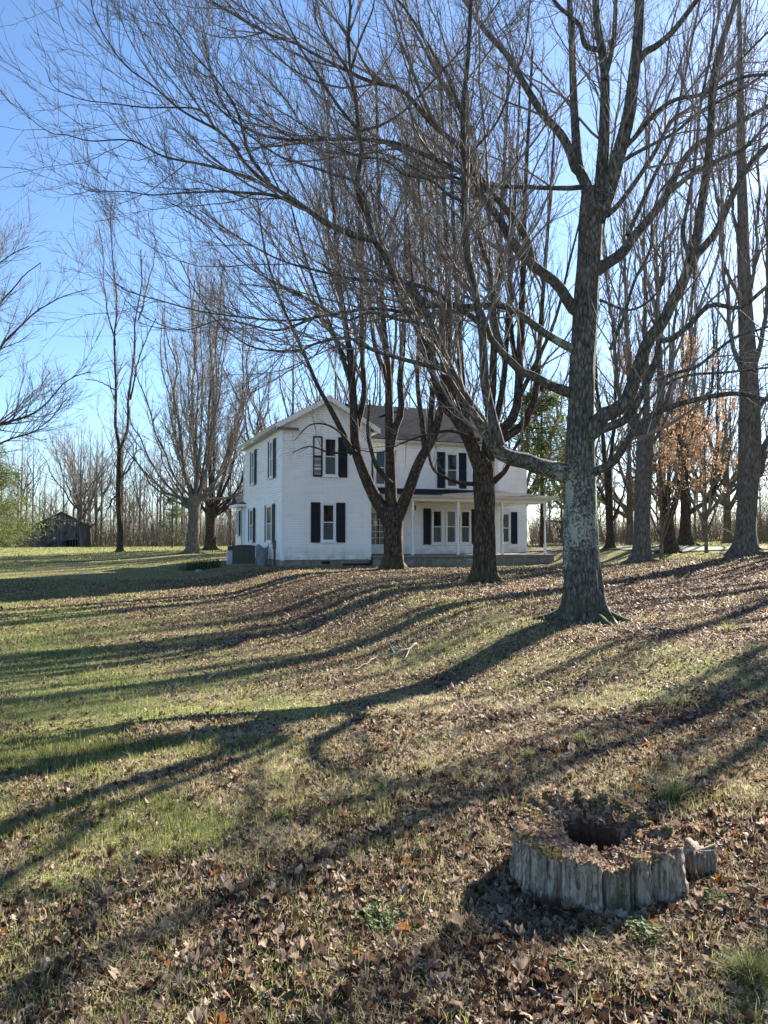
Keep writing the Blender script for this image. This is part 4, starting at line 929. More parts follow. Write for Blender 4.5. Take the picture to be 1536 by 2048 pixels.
A = Acc(); A.tube([(8.1, 5.4, 8.1), (8.1, 5.4, 8.62)], .07, 8); A.tube([(8.1, 5.4, 8.62), (8.1, 5.4, 8.70)], [.13, .06], 8); A.obj('roof_vent', MAT['metal_white'], house)
# windows: a window = frame (mesh) with sash panes as children
def win(o, du, nrm, s0, s1, z0, z1, n=1, curtain=False):
    """window on a wall: o start, du direction, nrm outward, [s0,s1] opening along the wall"""
    def bx(A, a, b, c, d, p, q):     # a-b along wall, c-d height, p-q outwards
        V = []
        for zz in (c, d):
            for (s, t) in ((a, p+(.045 if p else 0)), (b, p+(.045 if p else 0)), (b, q+.045), (a, q+.045)): V.append((o[0]+du[0]*s+nrm[0]*t, o[1]+du[1]*s+nrm[1]*t, zz))
        A.add(V, [(3, 2, 1, 0), (4, 5, 6, 7), (0, 1, 5, 4), (1, 2, 6, 5), (2, 3, 7, 6), (3, 0, 4, 7)])
    f = Acc(); t = .075; w = (s1-s0)
    bx(f, s0-.01, s0+t, z0, z1, .0, .075); bx(f, s1-t, s1+.01, z0, z1, .0, .075); bx(f, s0+t, s1-t, z1-t, z1, .0, .073); bx(f, s0+t, s1-t, z0+.02, z0+t, .0, .073)
    bx(f, s0-.05, s1+.05, z0-.04, z0+.018, .0, .11)
    zm = (z0+z1)/2; F_ = f.obj('window', MAT['white_paint'], house)
    for (a, b, off) in ((zm-.005, z1-t, .050), (z0+t, zm+.02, .036)):
        s = Acc(); e = .038
        bx(s, s0+t, s0+t+e, a, b, .0, off+.012); bx(s, s1-t-e, s1-t, a, b, .0, off+.012); bx(s, s0+t+e, s1-t-e, b-e, b, .0, off+.011); bx(s, s0+t+e, s1-t-e, a, a+e, .0, off+.011)
        so = s.obj('sash', MAT['metal_white'], F_)
        g = Acc(); bx(g, s0+t+e, s1-t-e, a+e, b-e, .0, off-.006 if off > .04 else off-.008)
        F_g = g.obj('pane', MAT['window_glass'] if off > .04 else MAT['screen'], F_)
    return F_
def shutter(o, du, nrm, s0, s1, z0, z1, broken=False):
    def bx(A, a, b, c, d, p, q, tilt=0):
        V = []
        for zz in (c, d):
            for (s, t) in ((a, p+.03), (b, p+.03), (b, q+.03), (a, q+.03)): V.append((o[0]+du[0]*s+nrm[0]*(t+(tilt if zz == c else 0)), o[1]+du[1]*s+nrm[1]*(t+(tilt if zz == c else 0)), zz))
        A.add(V, [(3, 2, 1, 0), (4, 5, 6, 7), (0, 1, 5, 4), (1, 2, 6, 5), (2, 3, 7, 6), (3, 0, 4, 7)])
    A = Acc(); t = .05; zm = z0+(z1-z0)*.5
    bx(A, s0, s0+t, z0, z1, .026, .062); bx(A, s1-t, s1, z0, z1, .026, .062)
    for (c, d) in ((z0, z0+.09), (zm-.04, zm+.04), (z1-.07, z1)): bx(A, s0+t, s1-t, c, d, .026, .06)
    for (c, d, k) in ((z0+.09, zm-.04, 0), (zm+.04, z1-.07, 1)):
        if broken and k: continue
        if not broken: bx(A, s0+t, s1-t, c, d, .026, .034)
        n = int((d-c)/.045)
        for i in range(n):
            zz = c+(d-c)*(i+.1)/n
            if broken and random.random() < .25: continue
            bx(A, s0+t, s1-t, zz, zz+.022, .036, .042, .012)
    so = A.obj('shutter', MAT['shutter'], house)
    if broken: tag(so, 'dark shutter with its upper slats missing')
m = NT('screen'); MAT['screen'] = m.pbr((.045, .05, .058), .25, None, .5)
FO, FD, FN = (0, 0), (1, 0), (0, -1)
MO = (0, 2.4)
random.seed(3)
for z0, z1, sh in ((1.05, 2.80, 0), (3.98, 5.76, .09)):
    win(FO, FD, FN, 1.73+sh, 2.40+sh, z0, z1)
    shutter(FO, FD, FN, 1.27+sh, 1.69+sh, z0-.02, z1+.02, broken=sh > 0); shutter(FO, FD, FN, 2.44+sh, 2.86+sh, z0-.02, z1+.02)
SO, SD, SN = (0, 0), (0, 1), (-1, 0)
for (a, b, z0, z1) in ((1.62, 2.28, 4.0, 5.76), (6.1, 6.78, 4.0, 5.76), (1.75, 2.95, 1.03, 2.78), (6.35, 7.2, 1.03, 2.78)):
    win(SO, SD, SN, a, b, z0, z1); shutter(SO, SD, SN, a-.44, a-.04, z0-.02, z1+.02); shutter(SO, SD, SN, b+.04, b+.44, z0-.02, z1+.02)
win((-.2, 0), SD, SN, 9.45, 9.95, 1.4, 2.75); shutter((-.2, 0), SD, SN, 9.05, 9.38, 1.38, 2.77); shutter((-.2, 0), SD, SN, 10.02, 10.35, 1.38, 2.77)
for a, b in ((8.18, 8.80), (8.95, 9.57), (9.75, 10.37)): win(MO, FD, FN, a, b, .94, 2.70)
mu = Acc(); mu.box(8.82, 8.93, 2.33, 2.4, .90, 2.72); mu.box(9.59, 9.73, 2.33, 2.4, .90, 2.72); mu.obj('mullion_post', MAT['white_paint'], house)
shutter(MO, FD, FN, 7.74, 8.13, .92, 2.74); shutter(MO, FD, FN, 10.42, 10.81, .92, 2.74)
win(MO, FD, FN, 8.97, 9.67, 3.80, 5.60); shutter(MO, FD, FN, 8.50, 8.92, 3.78, 5.62); shutter(MO, FD, FN, 9.72, 10.14, 3.78, 5.62)
win(MO, FD, FN, 5.10, 5.76, 3.80, 5.60); shutter(MO, FD, FN, 4.64, 5.04, 3.78, 5.62); shutter(MO, FD, FN, 5.82, 6.24, 3.78, 5.62)
win((0, 5.2), FD, FN, 13.72, 14.28, .95, 2.70); shutter((0, 5.2), FD, FN, 14.34, 14.74, .93, 2.74)
# door
dr_ = Acc(); dr_.box(4.78, 5.74, 2.30, 2.41, .47, 2.62); do = dr_.obj('door', MAT['white_paint'], house)
dg = Acc(); dg.box(4.92, 5.60, 2.285, 2.299, .95, 2.48); dg.obj('pane', MAT['window_glass'], do)
dm = Acc()
for k in range(1, 3): dm.box(4.92+.68*k/3-.012, 4.92+.68*k/3+.012, 2.27, 2.284, .95, 2.48)
for k in range(1, 5): dm.box(4.92, 5.60, 2.272, 2.286, .95+1.53*k/5-.012, .95+1.53*k/5+.012)
dm.obj('muntin', MAT['white_paint'], do)
dn = Acc(); dn.box(5.05, 5.25, 2.255, 2.268, 1.85, 2.10); dn.obj('paper_note', MAT['white_paint'], do)
dk = Acc(); dk.tube([(5.67, 2.30, 1.42), (5.67, 2.22, 1.42)], [.03, .035], 10); dk.obj('handle', MAT['brass'], do)
# porch
pf = Acc(); pf.box(4.13, 13.75, -.14, 2.36, -.95, .34); pf.box(12.02, 13.75, 2.36, 5.15, -.95, .338)
po = pf.obj('porch_base', MAT['concrete'], house)
pd = Acc(); pd.box(4.13, 13.83, -.22, 2.37, .342, .44); pd.box(12.02, 13.83, 2.37, 5.16, .343, .439); pd.obj('porch_floor', MAT['concrete'], house)
st = Acc(); st.box(6.9, 9.9, -.55, -.145, -.95, .24); st.obj('porch_step', MAT['concrete'], house)
for u in (6.17, 8.51, 10.9, 13.3):
    A = Acc(); s = .055
    A.box(u-s, u+s, -s-.02, s-.02, .442, .95); A.box(u-s, u+s, -s-.02, s-.02, 2.30, 2.98)
    prf = [(.95, .05), (.98, .06), (1.02, .038), (1.2, .05), (1.5, .046), (1.9, .038), (2.1, .034), (2.16, .055), (2.2, .036), (2.26, .055), (2.30, .05)]
    n = 12; V = [(u+math.cos(k*2*math.pi/n)*r, -.02+math.sin(k*2*math.pi/n)*r, z) for z, r in prf for k in range(n)]
    Q = [(i*n+k, i*n+(k+1) % n, (i+1)*n+(k+1) % n, (i+1)*n+k) for i in range(len(prf)-1) for k in range(n)]; A.add(V, Q)
    A.obj('porch_post', MAT['white_paint'], house)
A = Acc(); A.box(13.25, 13.36, 4.6, 4.71, .442, 2.98); A.obj('porch_post', MAT['white_paint'], house)
pb = Acc(); pb.box(4.13, 13.42, -.10, .04, 2.98, 3.18); pb.box(13.28, 13.42, .04, 5.1, 2.98, 3.18); pb.obj('porch_beam', MAT['white_paint'], house)
pc = Acc(); pc.box(4.13, 13.27, .045, 2.37, 3.12, 3.15); pc.box(12.02, 13.27, 2.37, 5.1, 3.12, 3.15); pc.obj('porch_ceiling', MAT['soffit'], house)
pr_ = Acc(); zt = 3.72; zb = 3.26
slab(pr_, [(4.1, -.42, zb), (13.85, -.42, zb), (12.0, 2.39, zt), (4.1, 2.39, zt)], .05); slab(pr_, [(13.85, -.42, zb), (13.85, 5.15, zb), (12.0, 5.15, zt), (12.0, 2.39, zt)], .05)
pr_.obj('porch_roof', MAT['shingle'], house)
pg = Acc(); gutter(pg, 4.1, -.43, 13.87, -.43, 3.24, 0, -1, .11, .10); gutter(pg, 13.86, -.43, 13.86, 5.1, 3.24, 1, 0, .11, .10); pg.box(4.1, 13.84, -.42, -.11, 3.12, 3.14)
pg.obj('porch_gutter', MAT['metal_white'], house)
lp = hw(6.75, 1.1, 3.13)
A = Acc(); A.tube([(0, 0, 0), (0, 0, -.28)], .006, 6); A.tube([(0, 0, -.02), (0, 0, 0)], .05, 10)
lo = A.obj('porch_lantern', MAT['brass'], loc=lp); tag(lo, 'small dark lantern hanging from the porch ceiling between the first two posts', 'lantern')
A = Acc(); A.tube([(0, 0, -.28), (0, 0, -.33)], [.02, .075], 6)
for k in range(6):
    a = k*math.pi/3; A.tube([(.072*math.cos(a), .072*math.sin(a), -.33), (.05*math.cos(a), .05*math.sin(a), -.52)], .006, 4)
A.tube([(0, 0, -.52), (0, 0, -.55)], [.055, .02], 6); A.obj('lantern_cage', MAT['brass'], lo)
A = Acc(); A.tube([(0, 0, -.335), (0, 0, -.515)], [.062, .044], 6); A.obj('lantern_glass', MAT['window_glass'], lo)
# pipe along the foot of the gable
pp = [hw(*q) for q in ((2.7, -.22, .0), (3.2, -.25, -.03), (3.7, -.2, -.02), (4.05, -.12, .06), (4.12, -.14, .30), (4.2, -.05, .45))]
pts, rr_ = resample(pp, [.06]*6, 30); rr_ = .055+.008*np.sin(np.arange(30)*2.2); pts[:, 2] = np.maximum(pts[:, 2], H(pts[:, 0], pts[:, 1])+.05)
A = Acc(); A.tube(pts, rr_, 10); tag(A.obj('drain_pipe', MAT['black_plastic'], smooth=True), 'black corrugated drain pipe lying along the foot of the gable wall', 'pipe')
# air conditioner
p = hw(-.85, 4.6, 0); gz = float(H(p[0], p[1])); e = empty('air_conditioner', (p[0], p[1], gz), A20-.2); tag(e, 'dark grey louvred air conditioner on a slab beside the side wall of the house', 'air conditioner')
A = Acc(); A.box(-.62, .62, -.55, .55, -.15, .06); A.obj('slab', MAT['concrete'], e)
A = Acc(); A.box(-.52, .52, -.47, .47, .06, .90); A.obj('body', MAT['hvac'], e)
A = Acc(); A.box(-.55, .55, -.50, .50, .90, .95)
for sx in (-.54, .49): 
    for sy in (-.49, .44): A.box(sx, sx+.05, sy, sy+.05, .07, .90)
A.box(-.02, .02, -.495, -.475, .07, .90); A.box(-.27, -.25, -.495, -.475, .07, .90); A.box(.24, .26, -.495, -.475, .07, .90); A.obj('corner_frame', MAT['hvac'], e)
A = Acc()
for k in range(32): A.box(-.49, .49, -.488, -.471, .08+k*.0255, .09+k*.0255)
for k in range(32): A.box(-.538, -.521, -.44, .44, .08+k*.0255, .09+k*.0255)
A.obj('louver_panel', MAT['hvac_light'], e)
A = Acc(); A.tube([(0, 0, .951), (0, 0, .97)], .36, 24); A.obj('fan_grille', MAT['black_plastic'], e)
p = hw(-1.35, 5.6, 0); gz = float(H(p[0], p[1]))
A = Acc(); A.box(-.16, .16, -.09, .09, -.1, .72); A.box(-.10, .06, -.10, -.091, .76, .77); e2 = A.obj('utility_box', MAT['metal_white'], loc=(p[0], p[1], gz)); e2.rotation_euler[2] = A20; tag(e2, 'white utility box standing behind the left side of the air conditioner', 'utility box')
A = Acc(); A.box(-.12, .12, -.08, .08, .721, .95); A.obj('meter', MAT['hvac'], e2)
# sheet and conduit at the corner
p = hw(-.42, 2.3, 0); gz = float(H(p[0], p[1])); k = 16
U, Vv = np.meshgrid(np.linspace(0, 1, k), np.linspace(0, 1, 20)); g = fbm(U*4, Vv*5, 3, 8)
wx = .62*(.75+.25*Vv); X_ = (U-.5)*wx; Y_ = .16*np.sin(U*3.1)+g*.22-.1*Vv; Z_ = Vv*(.92+.08*np.sin(U*7))+g*.05
ii = np.arange(k*20).reshape(20, k); Qs = np.stack([ii[:-1, :-1], ii[:-1, 1:], ii[1:, 1:], ii[1:, :-1]], -1).reshape(-1, 4)
A = Acc(); A.add(np.stack([X_, -Y_-.1, Z_], -1), Qs); A.add(np.stack([X_, Y_+.16, Z_], -1), Qs)
o = A.obj('plastic_bag', MAT['grey_sheet'], smooth=True, loc=(p[0], p[1], gz-.02)); o.rotation_euler[2] = .2; tag(o, 'pale grey translucent bag standing between the air conditioner and the house corner', 'bag')
p = hw(-.1, 1.15, 0); A = Acc(); A.tube([(0, 0, -.3), (0, 0, 1.0), (-.02, 0, 1.05)], .05, 8); A.box(-.07, .07, -.09, -.04, .75, 1.15); tag(A.obj('conduit', MAT['hvac'], loc=(p[0], p[1], float(H(p[0], p[1])))), 'dark upright conduit pipe on the side wall by the house corner', 'pipe')

# ---------------------------------------------------------------- barn
bd = 100; bl, brt = at(70, bd), at(176, bd); bw_ = (brt[0]-bl[0])/1.09; bx0 = bl[0]; bz = float(H((bl[0]+brt[0])/2, bd))-.05
barn = empty('old_barn', (bx0, bd, bz)); barn.rotation_euler[2] = .41; tag(barn, 'small weathered grey plank barn with a low gable in front of the far wood', 'barn')
u_ = bd/F; Hs = 47*u_; Hp = 73*u_
A = Acc(); n = 30; opening = (58*u_, 81*u_, 1*u_, 17*u_); random.seed(2)
for i in range(n):
    x0 = bw_*i/n+.006; x1 = bw_*(i+1)/n-random.uniform(.01, .035); xm = (x0+x1)/2; zt = Hs+(Hp-Hs)*(1-abs(xm-bw_/2)/(bw_/2)); off = random.uniform(0, .03)
    lo_ = opening[3] if opening[0] < xm < opening[1] else random.uniform(-.1, .12)
    zsplit = 41*u_
    A.box(x0, x1, -.03-off, -off, lo_, zsplit+random.uniform(-.03, .0)); A.box(x0, x1, -.07-off, -.035-off, zsplit-.04, zt-.05)
A.obj('front_wall', MAT['barn_wood'], barn)
A = Acc(); dpt = 9.0; A.box(0, .05, .0, dpt, 0, Hs-.05); A.box(bw_-.05, bw_, 0, dpt, 0, Hs-.05); A.box(0, bw_, dpt-.05, dpt, 0, Hs-.06)
for i in range(5): A.box(opening[0]+.1+i*.33, opening[0]+.18+i*.33, .05, .12, -.1, 20*u_)
A.box(opening[0], opening[1], -.11, -.05, opening[3]-.1, opening[3]+.12); A.box(bw_*.48, bw_*.52, -.12, -.075, 0, Hp-.3); A.obj('side_wall', MAT['barn_wood'], barn)
A = Acc(); slab(A, [(-.5, -.5, Hs-.22), (bw_/2, -.5, Hp), (bw_/2, dpt+.3, Hp), (-.5, dpt+.3, Hs-.22)], .08); slab(A, [(bw_/2, -.5, Hp), (bw_+.55, -.5, Hs-.25), (bw_+.55, dpt+.3, Hs-.25), (bw_/2, dpt+.3, Hp)], .08); A.obj('roof', MAT['tin'], barn)
# a dead stub tree at the barn's right corner
q = at(177, 99); A = Acc(); A.tube([(0, 0, -.2), (.1, 0, 1.5), (-.15, 0, 2.6), (.1, 0, 3.1)], [.42, .34, .36, .2], 9); A.tube([(0, 0, 2.3), (.5, 0, 2.9), (1.0, 0, 3.1)], [.15, .12, .08], 7)
tag(A.obj('dead_trunk', MAT['bark_dark'], smooth=True, loc=q), 'broken dead trunk standing against the right corner of the barn', 'dead tree')
# ---------------------------------------------------------------- fence posts at the right
for k, (px, d, hh) in enumerate(((1462, 58, 1.6), (1419, 74, 1.4), (1522, 56, 1.4))):
    q = at(px, d); A = Acc(); A.tube([(0, 0, -.2), (.02, 0, hh)], [.09, .075], 8)
    tag(A.obj('fence_post', MAT['post_wood'], smooth=True, loc=q), ('wooden fence post beside the driveway just left of the rough barked maple', 'thin far fence post left of the nearer one beyond the driveway', 'wooden fence post right of the rough barked maple')[k], 'post')
# ---------------------------------------------------------------- stump
zg = float(H(*ST_C)); stump = empty('tree_stump', (ST_C[0], ST_C[1], zg)); tag(stump, 'weathered grey hollow tree stump with moss and leaf crumbs on its rim', 'stump')
S = 220; th = np.arange(S)*2*math.pi/S
lob = .055*np.cos(2*th+.3)+.05*np.cos(3*th+1.1)+.035*np.cos(5*th+2)
g1 = vnoise(np.cos(th)*9+20, np.sin(th)*9+20, 1)*2-1; g2 = vnoise(np.cos(th)*26+60, np.sin(th)*26, 2)*2-1; g3 = h2(np.floor(np.arange(S)/5.), 3, 4)-.5
groove = np.zeros(S)
for a in RG.uniform(0, 6.28, 13): groove -= RG.uniform(.5, 2.0)*np.exp(-((np.angle(np.exp(1j*(th-a))))/RG.uniform(.012, .032))**2)
Ro = ST_R*(1+lob+.05*g1+.010*g2+.012*g3)+.032*groove+.028*(h2(np.floor(th*3.1+1.2*g1), 7, 2)-.5)
ztop = .245+.035*np.cos(th-1.7)+.024*g1+.014*g2+.02*g3+.02*groove
rows = []; M = 22
for j in range(M):
    t = j/(M-1); k = 1+.16*(1-t)**2.2+.01*math.sin(j*1.9)
    rr = Ro*k+.012*vnoise(th*6, t*2.5+0*th, 15)+.008*vnoise(th*14, t*1.2+0*th, 16)+.006*(vnoise(th*24, t*6+0*th, 5)-.5)
    rows.append(np.stack([rr*np.cos(th), rr*np.sin(th)*1.12, -.12+(ztop+.12)*t], -1))
hc = np.array([.025, .06]); Ri = .125*(1+.18*np.cos(2*th+.5)+.12*np.cos(3*th)+.08*g1+.05*g2)
crack = np.exp(-((np.angle(np.exp(1j*(th-1.52))))/.045)**2)         # split at the back of the rim
top = []
inner = np.stack([hc[0]+Ri*1.0*np.cos(th), hc[1]+Ri*1.05*np.sin(th)], -1); outer = rows[-1][:, :2]
for j in range(1, 11):
    t = j/10; xy = outer*(1-t)+inner*t; zz = ztop*(1-t*.2)-.012*t+.016*(vnoise(xy[:, 0]*40+9, xy[:, 1]*40+9, 7)-.5)*(t < 1)-.10*crack*np.sin(t*3.14)**.3
    top.append(np.concatenate([xy, zz[:, None]], 1))
inn = []
for j in range(1, 9):
    t = j/8; xy = hc+(inner-hc)*(1-.22*t+.08*np.sin(th*11+j)[:, None]*.4); inn.append(np.concatenate([xy, (ztop*.8-.02-(.34)*t)[:, None]], 1))
G = np.array(rows+top+inn); m_ = len(G)
ii = np.arange(m_*S).reshape(m_, S); a = ii[:-1]; b = np.roll(ii, -1, 1)[:-1]; c = np.roll(ii, -1, 1)[1:]; d = ii[1:]
Qs = np.stack([a, b, c, d], -1).reshape(-1, 4); V = np.vstack([G.reshape(-1, 3), [[hc[0], hc[1], -.16]]])
Tt = [((m_-1)*S+i, (m_-1)*S+(i+1) % S, m_*S) for i in range(S)]
m = NT('stump_wood'); v = m.pos((1, 1, .12)); n1 = m.noise(v, 55, 5, .65, .5); n2 = m.noise(m.pos(), 9, 4, .6)
col = m.ramp(n1, [(.33, (.045, .033, .022)), (.45, (.16, .13, .095)), (.58, (.34, .295, .23)), (.75, (.50, .45, .37))])
col = m.mix(m.fr(n2, .5, .7), col, (.135, .11, .07)); col = m.mix(m.math('MULTIPLY', m.fr(m.noise(m.pos(), 14, 4), .55, .7), .5), col, (.16, .19, .12))
mw = m.pbr(col, .95, m.bump(n1, .9, .012), .15)
m = NT('stump_top'); n1 = m.noise(m.pos(), 60, 5, .7); n2 = m.noise(m.pos(), 7, 4)
col = m.ramp(n1, [(.32, (.08, .045, .028)), (.5, (.27, .17, .11)), (.66, (.48, .35, .25))])
mt = m.pbr(col, .95, m.bump(n1, 1, .02), .1)
mi = np.concatenate([np.repeat(np.arange(m_-1) >= M-1, S).astype(int), np.ones(S, int)])
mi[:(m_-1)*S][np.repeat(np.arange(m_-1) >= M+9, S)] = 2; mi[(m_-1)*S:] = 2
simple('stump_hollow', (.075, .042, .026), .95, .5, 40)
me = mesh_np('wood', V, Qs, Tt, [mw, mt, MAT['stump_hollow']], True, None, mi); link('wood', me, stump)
# crumbs of rotten leaf on the rim
n = 2600; t = RG.random(n); k = RG.integers(0, S, n); ok = (crack[k] < .3)
t, k = t[ok], k[ok]; n = len(t); xy = outer[k]*.985*(1-t)[:, None]+inner[k]*t[:, None]
zz = ztop[k]*(1-t*.2)-.012*t+.006
o = leaves(xy[:, 0], xy[:, 1], zz, RG.lognormal(math.log(.009), .45, n).clip(.004, .028), 'leaf_crumbs', 'dead_leaf', stump, True, hmul=RG.uniform(.45, .95, n)); tag(o, kind='stuff')
# leaves drifted against the foot of the stump
n = 900; a_ = RG.uniform(0, 6.283, n); rr_ = ST_R*(1.12+np.abs(RG.normal(0, .16, n))); x = ST_C[0]+np.cos(a_)*rr_; y = ST_C[1]+np.sin(a_)*rr_*1.12
tag(leaves(x, y, GZ(x, y)+RG.uniform(.0, .03, n), RG.lognormal(math.log(.02), .4, n).clip(.008, .045), 'leaf_litter', 'dead_leaf'), 'brown leaves drifted against the foot of the stump', 'fallen leaves', kind='stuff')
# moss tufts
n = 22000; k = RG.integers(0, S, n); t = np.abs(RG.normal(0, .2, n)).clip(0, .7)
dens = (vnoise(np.cos(th)*4+3, np.sin(th)*4+3, 9)+.35*(np.sin(th) > .2)); ok = RG.random(n) < np.clip((dens[k]-.5)*3, 0, 1); t, k = t[ok], k[ok]; n = len(t)
xy = outer[k]*(1-t)[:, None]+inner[k]*t[:, None]; xy *= .99; zz = ztop[k]*(1-t*.2)
V_, Q_, h_ = blades(xy[:, 0]+RG.normal(0, .004, n), xy[:, 1]+RG.normal(0, .004, n), zz, RG.uniform(.004, .011, n), np.full(n, .006), RG.uniform(0, 1, n), .5)
leafmat('moss', [(0, (.07, .085, .02)), (.5, (.17, .17, .035)), (1, (.30, .26, .07))], .35)
link('moss', mesh_np('moss', V_, Q_, None, [MAT['moss']], False, {'h': h_}), stump)
A = Acc(); P_ = [(hc[0]-.14, hc[1]+.02, -.02), (hc[0]-.10, hc[1]+.05, .15), (hc[0]-.13, hc[1]+.04, .21)]
for (x, y, a_) in ((-.12, .03, .1), (-.09, -.05, .0), (-.04, .09, -.2)): A.tube([(hc[0]+x, hc[1]+y, -.15), (hc[0]+x*.9, hc[1]+y, .03), (hc[0]+x*.8, hc[1]+y*.9, .11+a_*.1)], [.03, .022, .006], 7)
A.obj('rotten_core', MAT['rotten_wood'], stump, True)
# side chunk with roots at the right
q = hit(1384, 1750); A = Acc(); k = 60; tt = np.arange(k)*2*math.pi/k; gg = vnoise(np.cos(tt)*5+3, np.sin(tt)*5+8, 1)-.5; rows = []
for j in range(9):
    t = j/8; rr = (.085*(1+.9*gg)*(1.25-.35*t)); rows.append(np.stack([rr*np.cos(tt)+.02*t, rr*.7*np.sin(tt), -.06+.17*t+.09*gg*t], -1))
rows.append(np.repeat([[0.02, 0, .115]], k, 0)); Gq = np.array(rows); ii = np.arange(10*k).reshape(10, k); a = ii[:-1]; b = np.roll(ii, -1, 1)[:-1]; c = np.roll(ii, -1, 1)[1:]; d = ii[1:]
o = link('wood_chunk', mesh_np('wood_chunk', Gq, np.stack([a, b, c, d], -1).reshape(-1, 4), None, [mw], True), loc=q); tag(o, 'grey splintered piece of old root standing at the right side of the stump', 'wood piece')
q = np.array([ST_C[0]-.12, ST_C[1]+.1, zg]); A = Acc(); A.tube([(0, 0, 0), (0, .01, .25), (-.015, .0, .42), (-.01, .01, .56)], [.0045, .004, .003, .0015], 6); A.tube([(-.008, .005, .34), (.02, 0, .42)], [.002, .001], 5)
tag(A.obj('sapling_twig', MAT['twig'], smooth=True, loc=q), 'thin dark sapling twig growing up out of the hollow stump', 'twig')
# fallen branches
def fallen(pxs, r0, label, mat='pale_stick', side=(), name='fallen_branch'):
    P_ = [hit(a, b) for a, b in pxs]; b0 = P_[0].copy(); A = Acc(); k = 26
    pp, rr = resample([p+[0, 0, r0+.012] for p in P_], np.linspace(r0, r0*.25, len(P_)), k); pp[:, 2] += .012*np.sin(np.arange(k)*1.3)+.008
    A.tube(pp-b0, rr, 7)
    for s in side:
        S_ = [hit(a, b)+[0, 0, .03] for a, b in s]; q, r_ = resample(S_, np.linspace(r0*.5, r0*.15, len(S_)), 12); A.tube(q-b0, r_, 6)
    tag(A.obj(name, MAT[mat], smooth=True, loc=b0), label, 'fallen branch')
fallen([(832, 1293), (815, 1305), (790, 1313), (755, 1318), (730, 1335), (705, 1346)], .022, 'long pale crooked stick lying on the bank left of the lichen covered tree', side=[[(808, 1308), (790, 1300), (775, 1285)], [(820, 1300), (812, 1318), (806, 1322)], [(790, 1313), (778, 1290)]])
fallen([(440, 1345), (428, 1355), (414, 1364)], .014, 'short pale stick lying in the grass on the left lawn')
fallen([(1500, 1262), (1480, 1264), (1466, 1266)], .02, 'grey stick lying in the right side of the yard', 'post_wood')
fallen([(1352, 1268), (1300, 1262), (1260, 1268), (1225, 1262)], .018, 'long thin brown stick right of the foot of the lichen covered tree', 'post_wood')
# yucca like clump near the left end of the house
p = hit(405, 1138); g = []
n = 240; a = RG.uniform(0, 6.28, n); rr = .65*np.sqrt(RG.random(n)); x = p[0]+np.cos(a)*rr*1.3; y = p[1]+np.sin(a)*rr
V_, Q_, h_ = blades(x-p[0], y-p[1], H(x, y)-p[2], RG.uniform(.35, .62, n), np.full(n, .035), RG.uniform(0, .5, n), .75)
leafmat('yucca', [(0, (.03, .05, .025)), (.6, (.08, .11, .06)), (1, (.2, .18, .1))], .2)
tag(link('yucca_plant', mesh_np('yucca_plant', V_, Q_, None, [MAT['yucca']], False, {'h': h_}), loc=p), 'dark clump of long drooping leaves on the lawn left of the air conditioner', 'plant')
p = hit(375, 1140); n = 90; a = RG.uniform(0, 6.28, n); rr = .5*np.sqrt(RG.random(n)); x = p[0]+np.cos(a)*rr; y = p[1]+np.sin(a)*rr
V_, Q_, h_ = blades(x-p[0], y-p[1], H(x, y)-p[2], RG.uniform(.2, .45, n), np.full(n, .02), RG.uniform(0, .8, n), .6)
tag(link('yucca_plant', mesh_np('yucca_plant', V_, Q_, None, [MAT['yucca']], False, {'h': h_}), loc=p), 'thinner leafy clump left of the dark drooping one', 'plant')
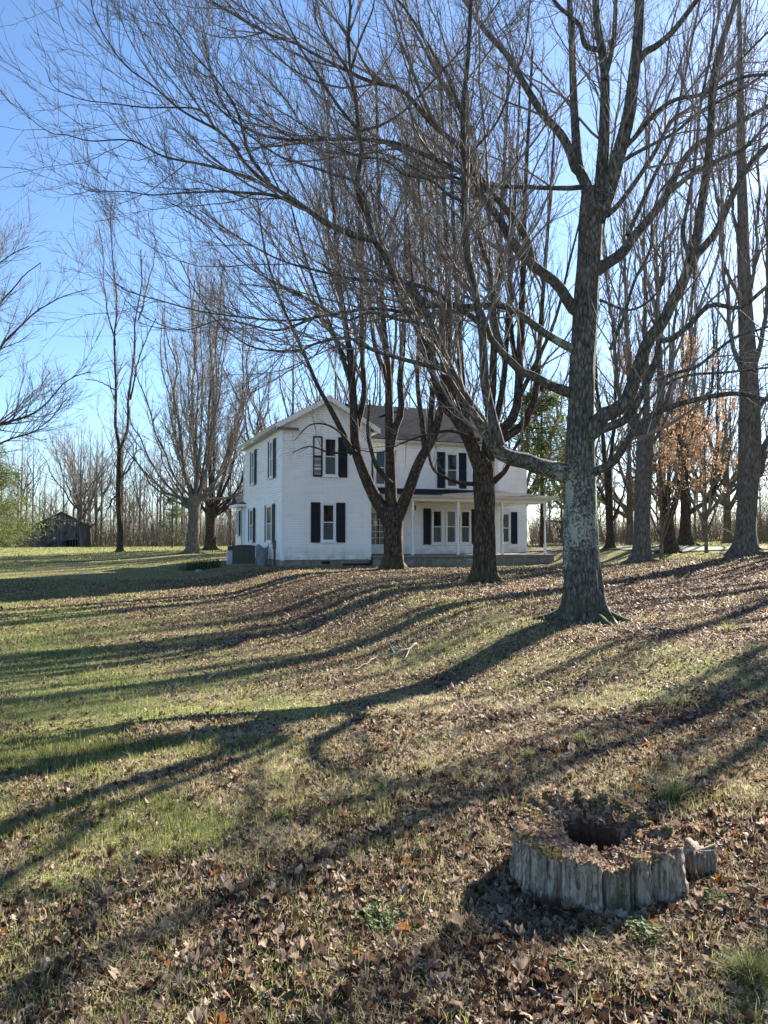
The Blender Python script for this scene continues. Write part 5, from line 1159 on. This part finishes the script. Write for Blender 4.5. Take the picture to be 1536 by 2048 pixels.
# a rock beside it
import bmesh
bm = bmesh.new(); bmesh.ops.create_icosphere(bm, subdivisions=3, radius=.2)
for v in bm.verts: v.co *= 1+.25*float(fbm(np.array(v.co.x*6+3), np.array(v.co.y*6+v.co.z*5), 3, 2)); v.co.z *= .55
me = bpy.data.meshes.new('stone'); bm.to_mesh(me); bm.free(); me.materials.append(MAT['concrete']); q = hit(398, 1143); tag(link('stone', me, loc=q), 'small grey stone at the foot of the drooping leaf clump', 'stone')

# ---------------------------------------------------------------- camera, sun, sky
cd = bpy.data.cameras.new('camera'); cam = bpy.data.objects.new('camera', cd); C.objects.link(cam)
cam.location = (0, 0, EYE); cam.rotation_euler = (math.pi/2+PIT, 0, 0)
cd.sensor_fit = 'VERTICAL'; cd.sensor_height = 36; cd.sensor_width = 27; cd.lens = 36*F/2048; cd.clip_start = .05; cd.clip_end = 5000
SC.camera = cam
AZ, EL = math.radians(40.3), math.radians(26.5)
sl = bpy.data.lights.new('sun', 'SUN'); sl.energy = 5.0; sl.angle = math.radians(.5); sl.color = (1, .93, .82)
so = bpy.data.objects.new('sun', sl); C.objects.link(so)
dirv = Vector((math.sin(AZ)*math.cos(EL), math.cos(AZ)*math.cos(EL), math.sin(EL)))
so.rotation_euler = dirv.to_track_quat('Z', 'Y').to_euler(); so.location = (20, 20, 30)
w = bpy.data.worlds.new('World'); SC.world = w; w.use_nodes = True; nt = w.node_tree
sk = nt.nodes.new('ShaderNodeTexSky'); sk.sky_type = 'NISHITA'; sk.sun_disc = False; sk.sun_elevation = EL; sk.sun_rotation = AZ; sk.altitude = 200; sk.air_density = 1.0; sk.dust_density = .35; sk.ozone_density = 5.0
bg = nt.nodes['Background']; nt.links.new(sk.outputs[0], bg.inputs[0]); bg.inputs[1].default_value = .06
SC.view_settings.view_transform = 'Standard'; SC.view_settings.look = 'None'; SC.view_settings.exposure = 2.15; SC.view_settings.gamma = 1; SC.view_settings.use_curve_mapping = False
cy = SC.cycles; cy.max_bounces = 6; cy.diffuse_bounces = 3; cy.glossy_bounces = 2; cy.transmission_bounces = 3; cy.transparent_max_bounces = 4; cy.caustics_reflective = False; cy.caustics_refractive = False
cy.use_denoising = True; cy.sample_clamp_indirect = 6
try: cy.denoiser = 'OPENIMAGEDENOISE'; cy.denoising_prefilter = 'ACCURATE'
except Exception: pass
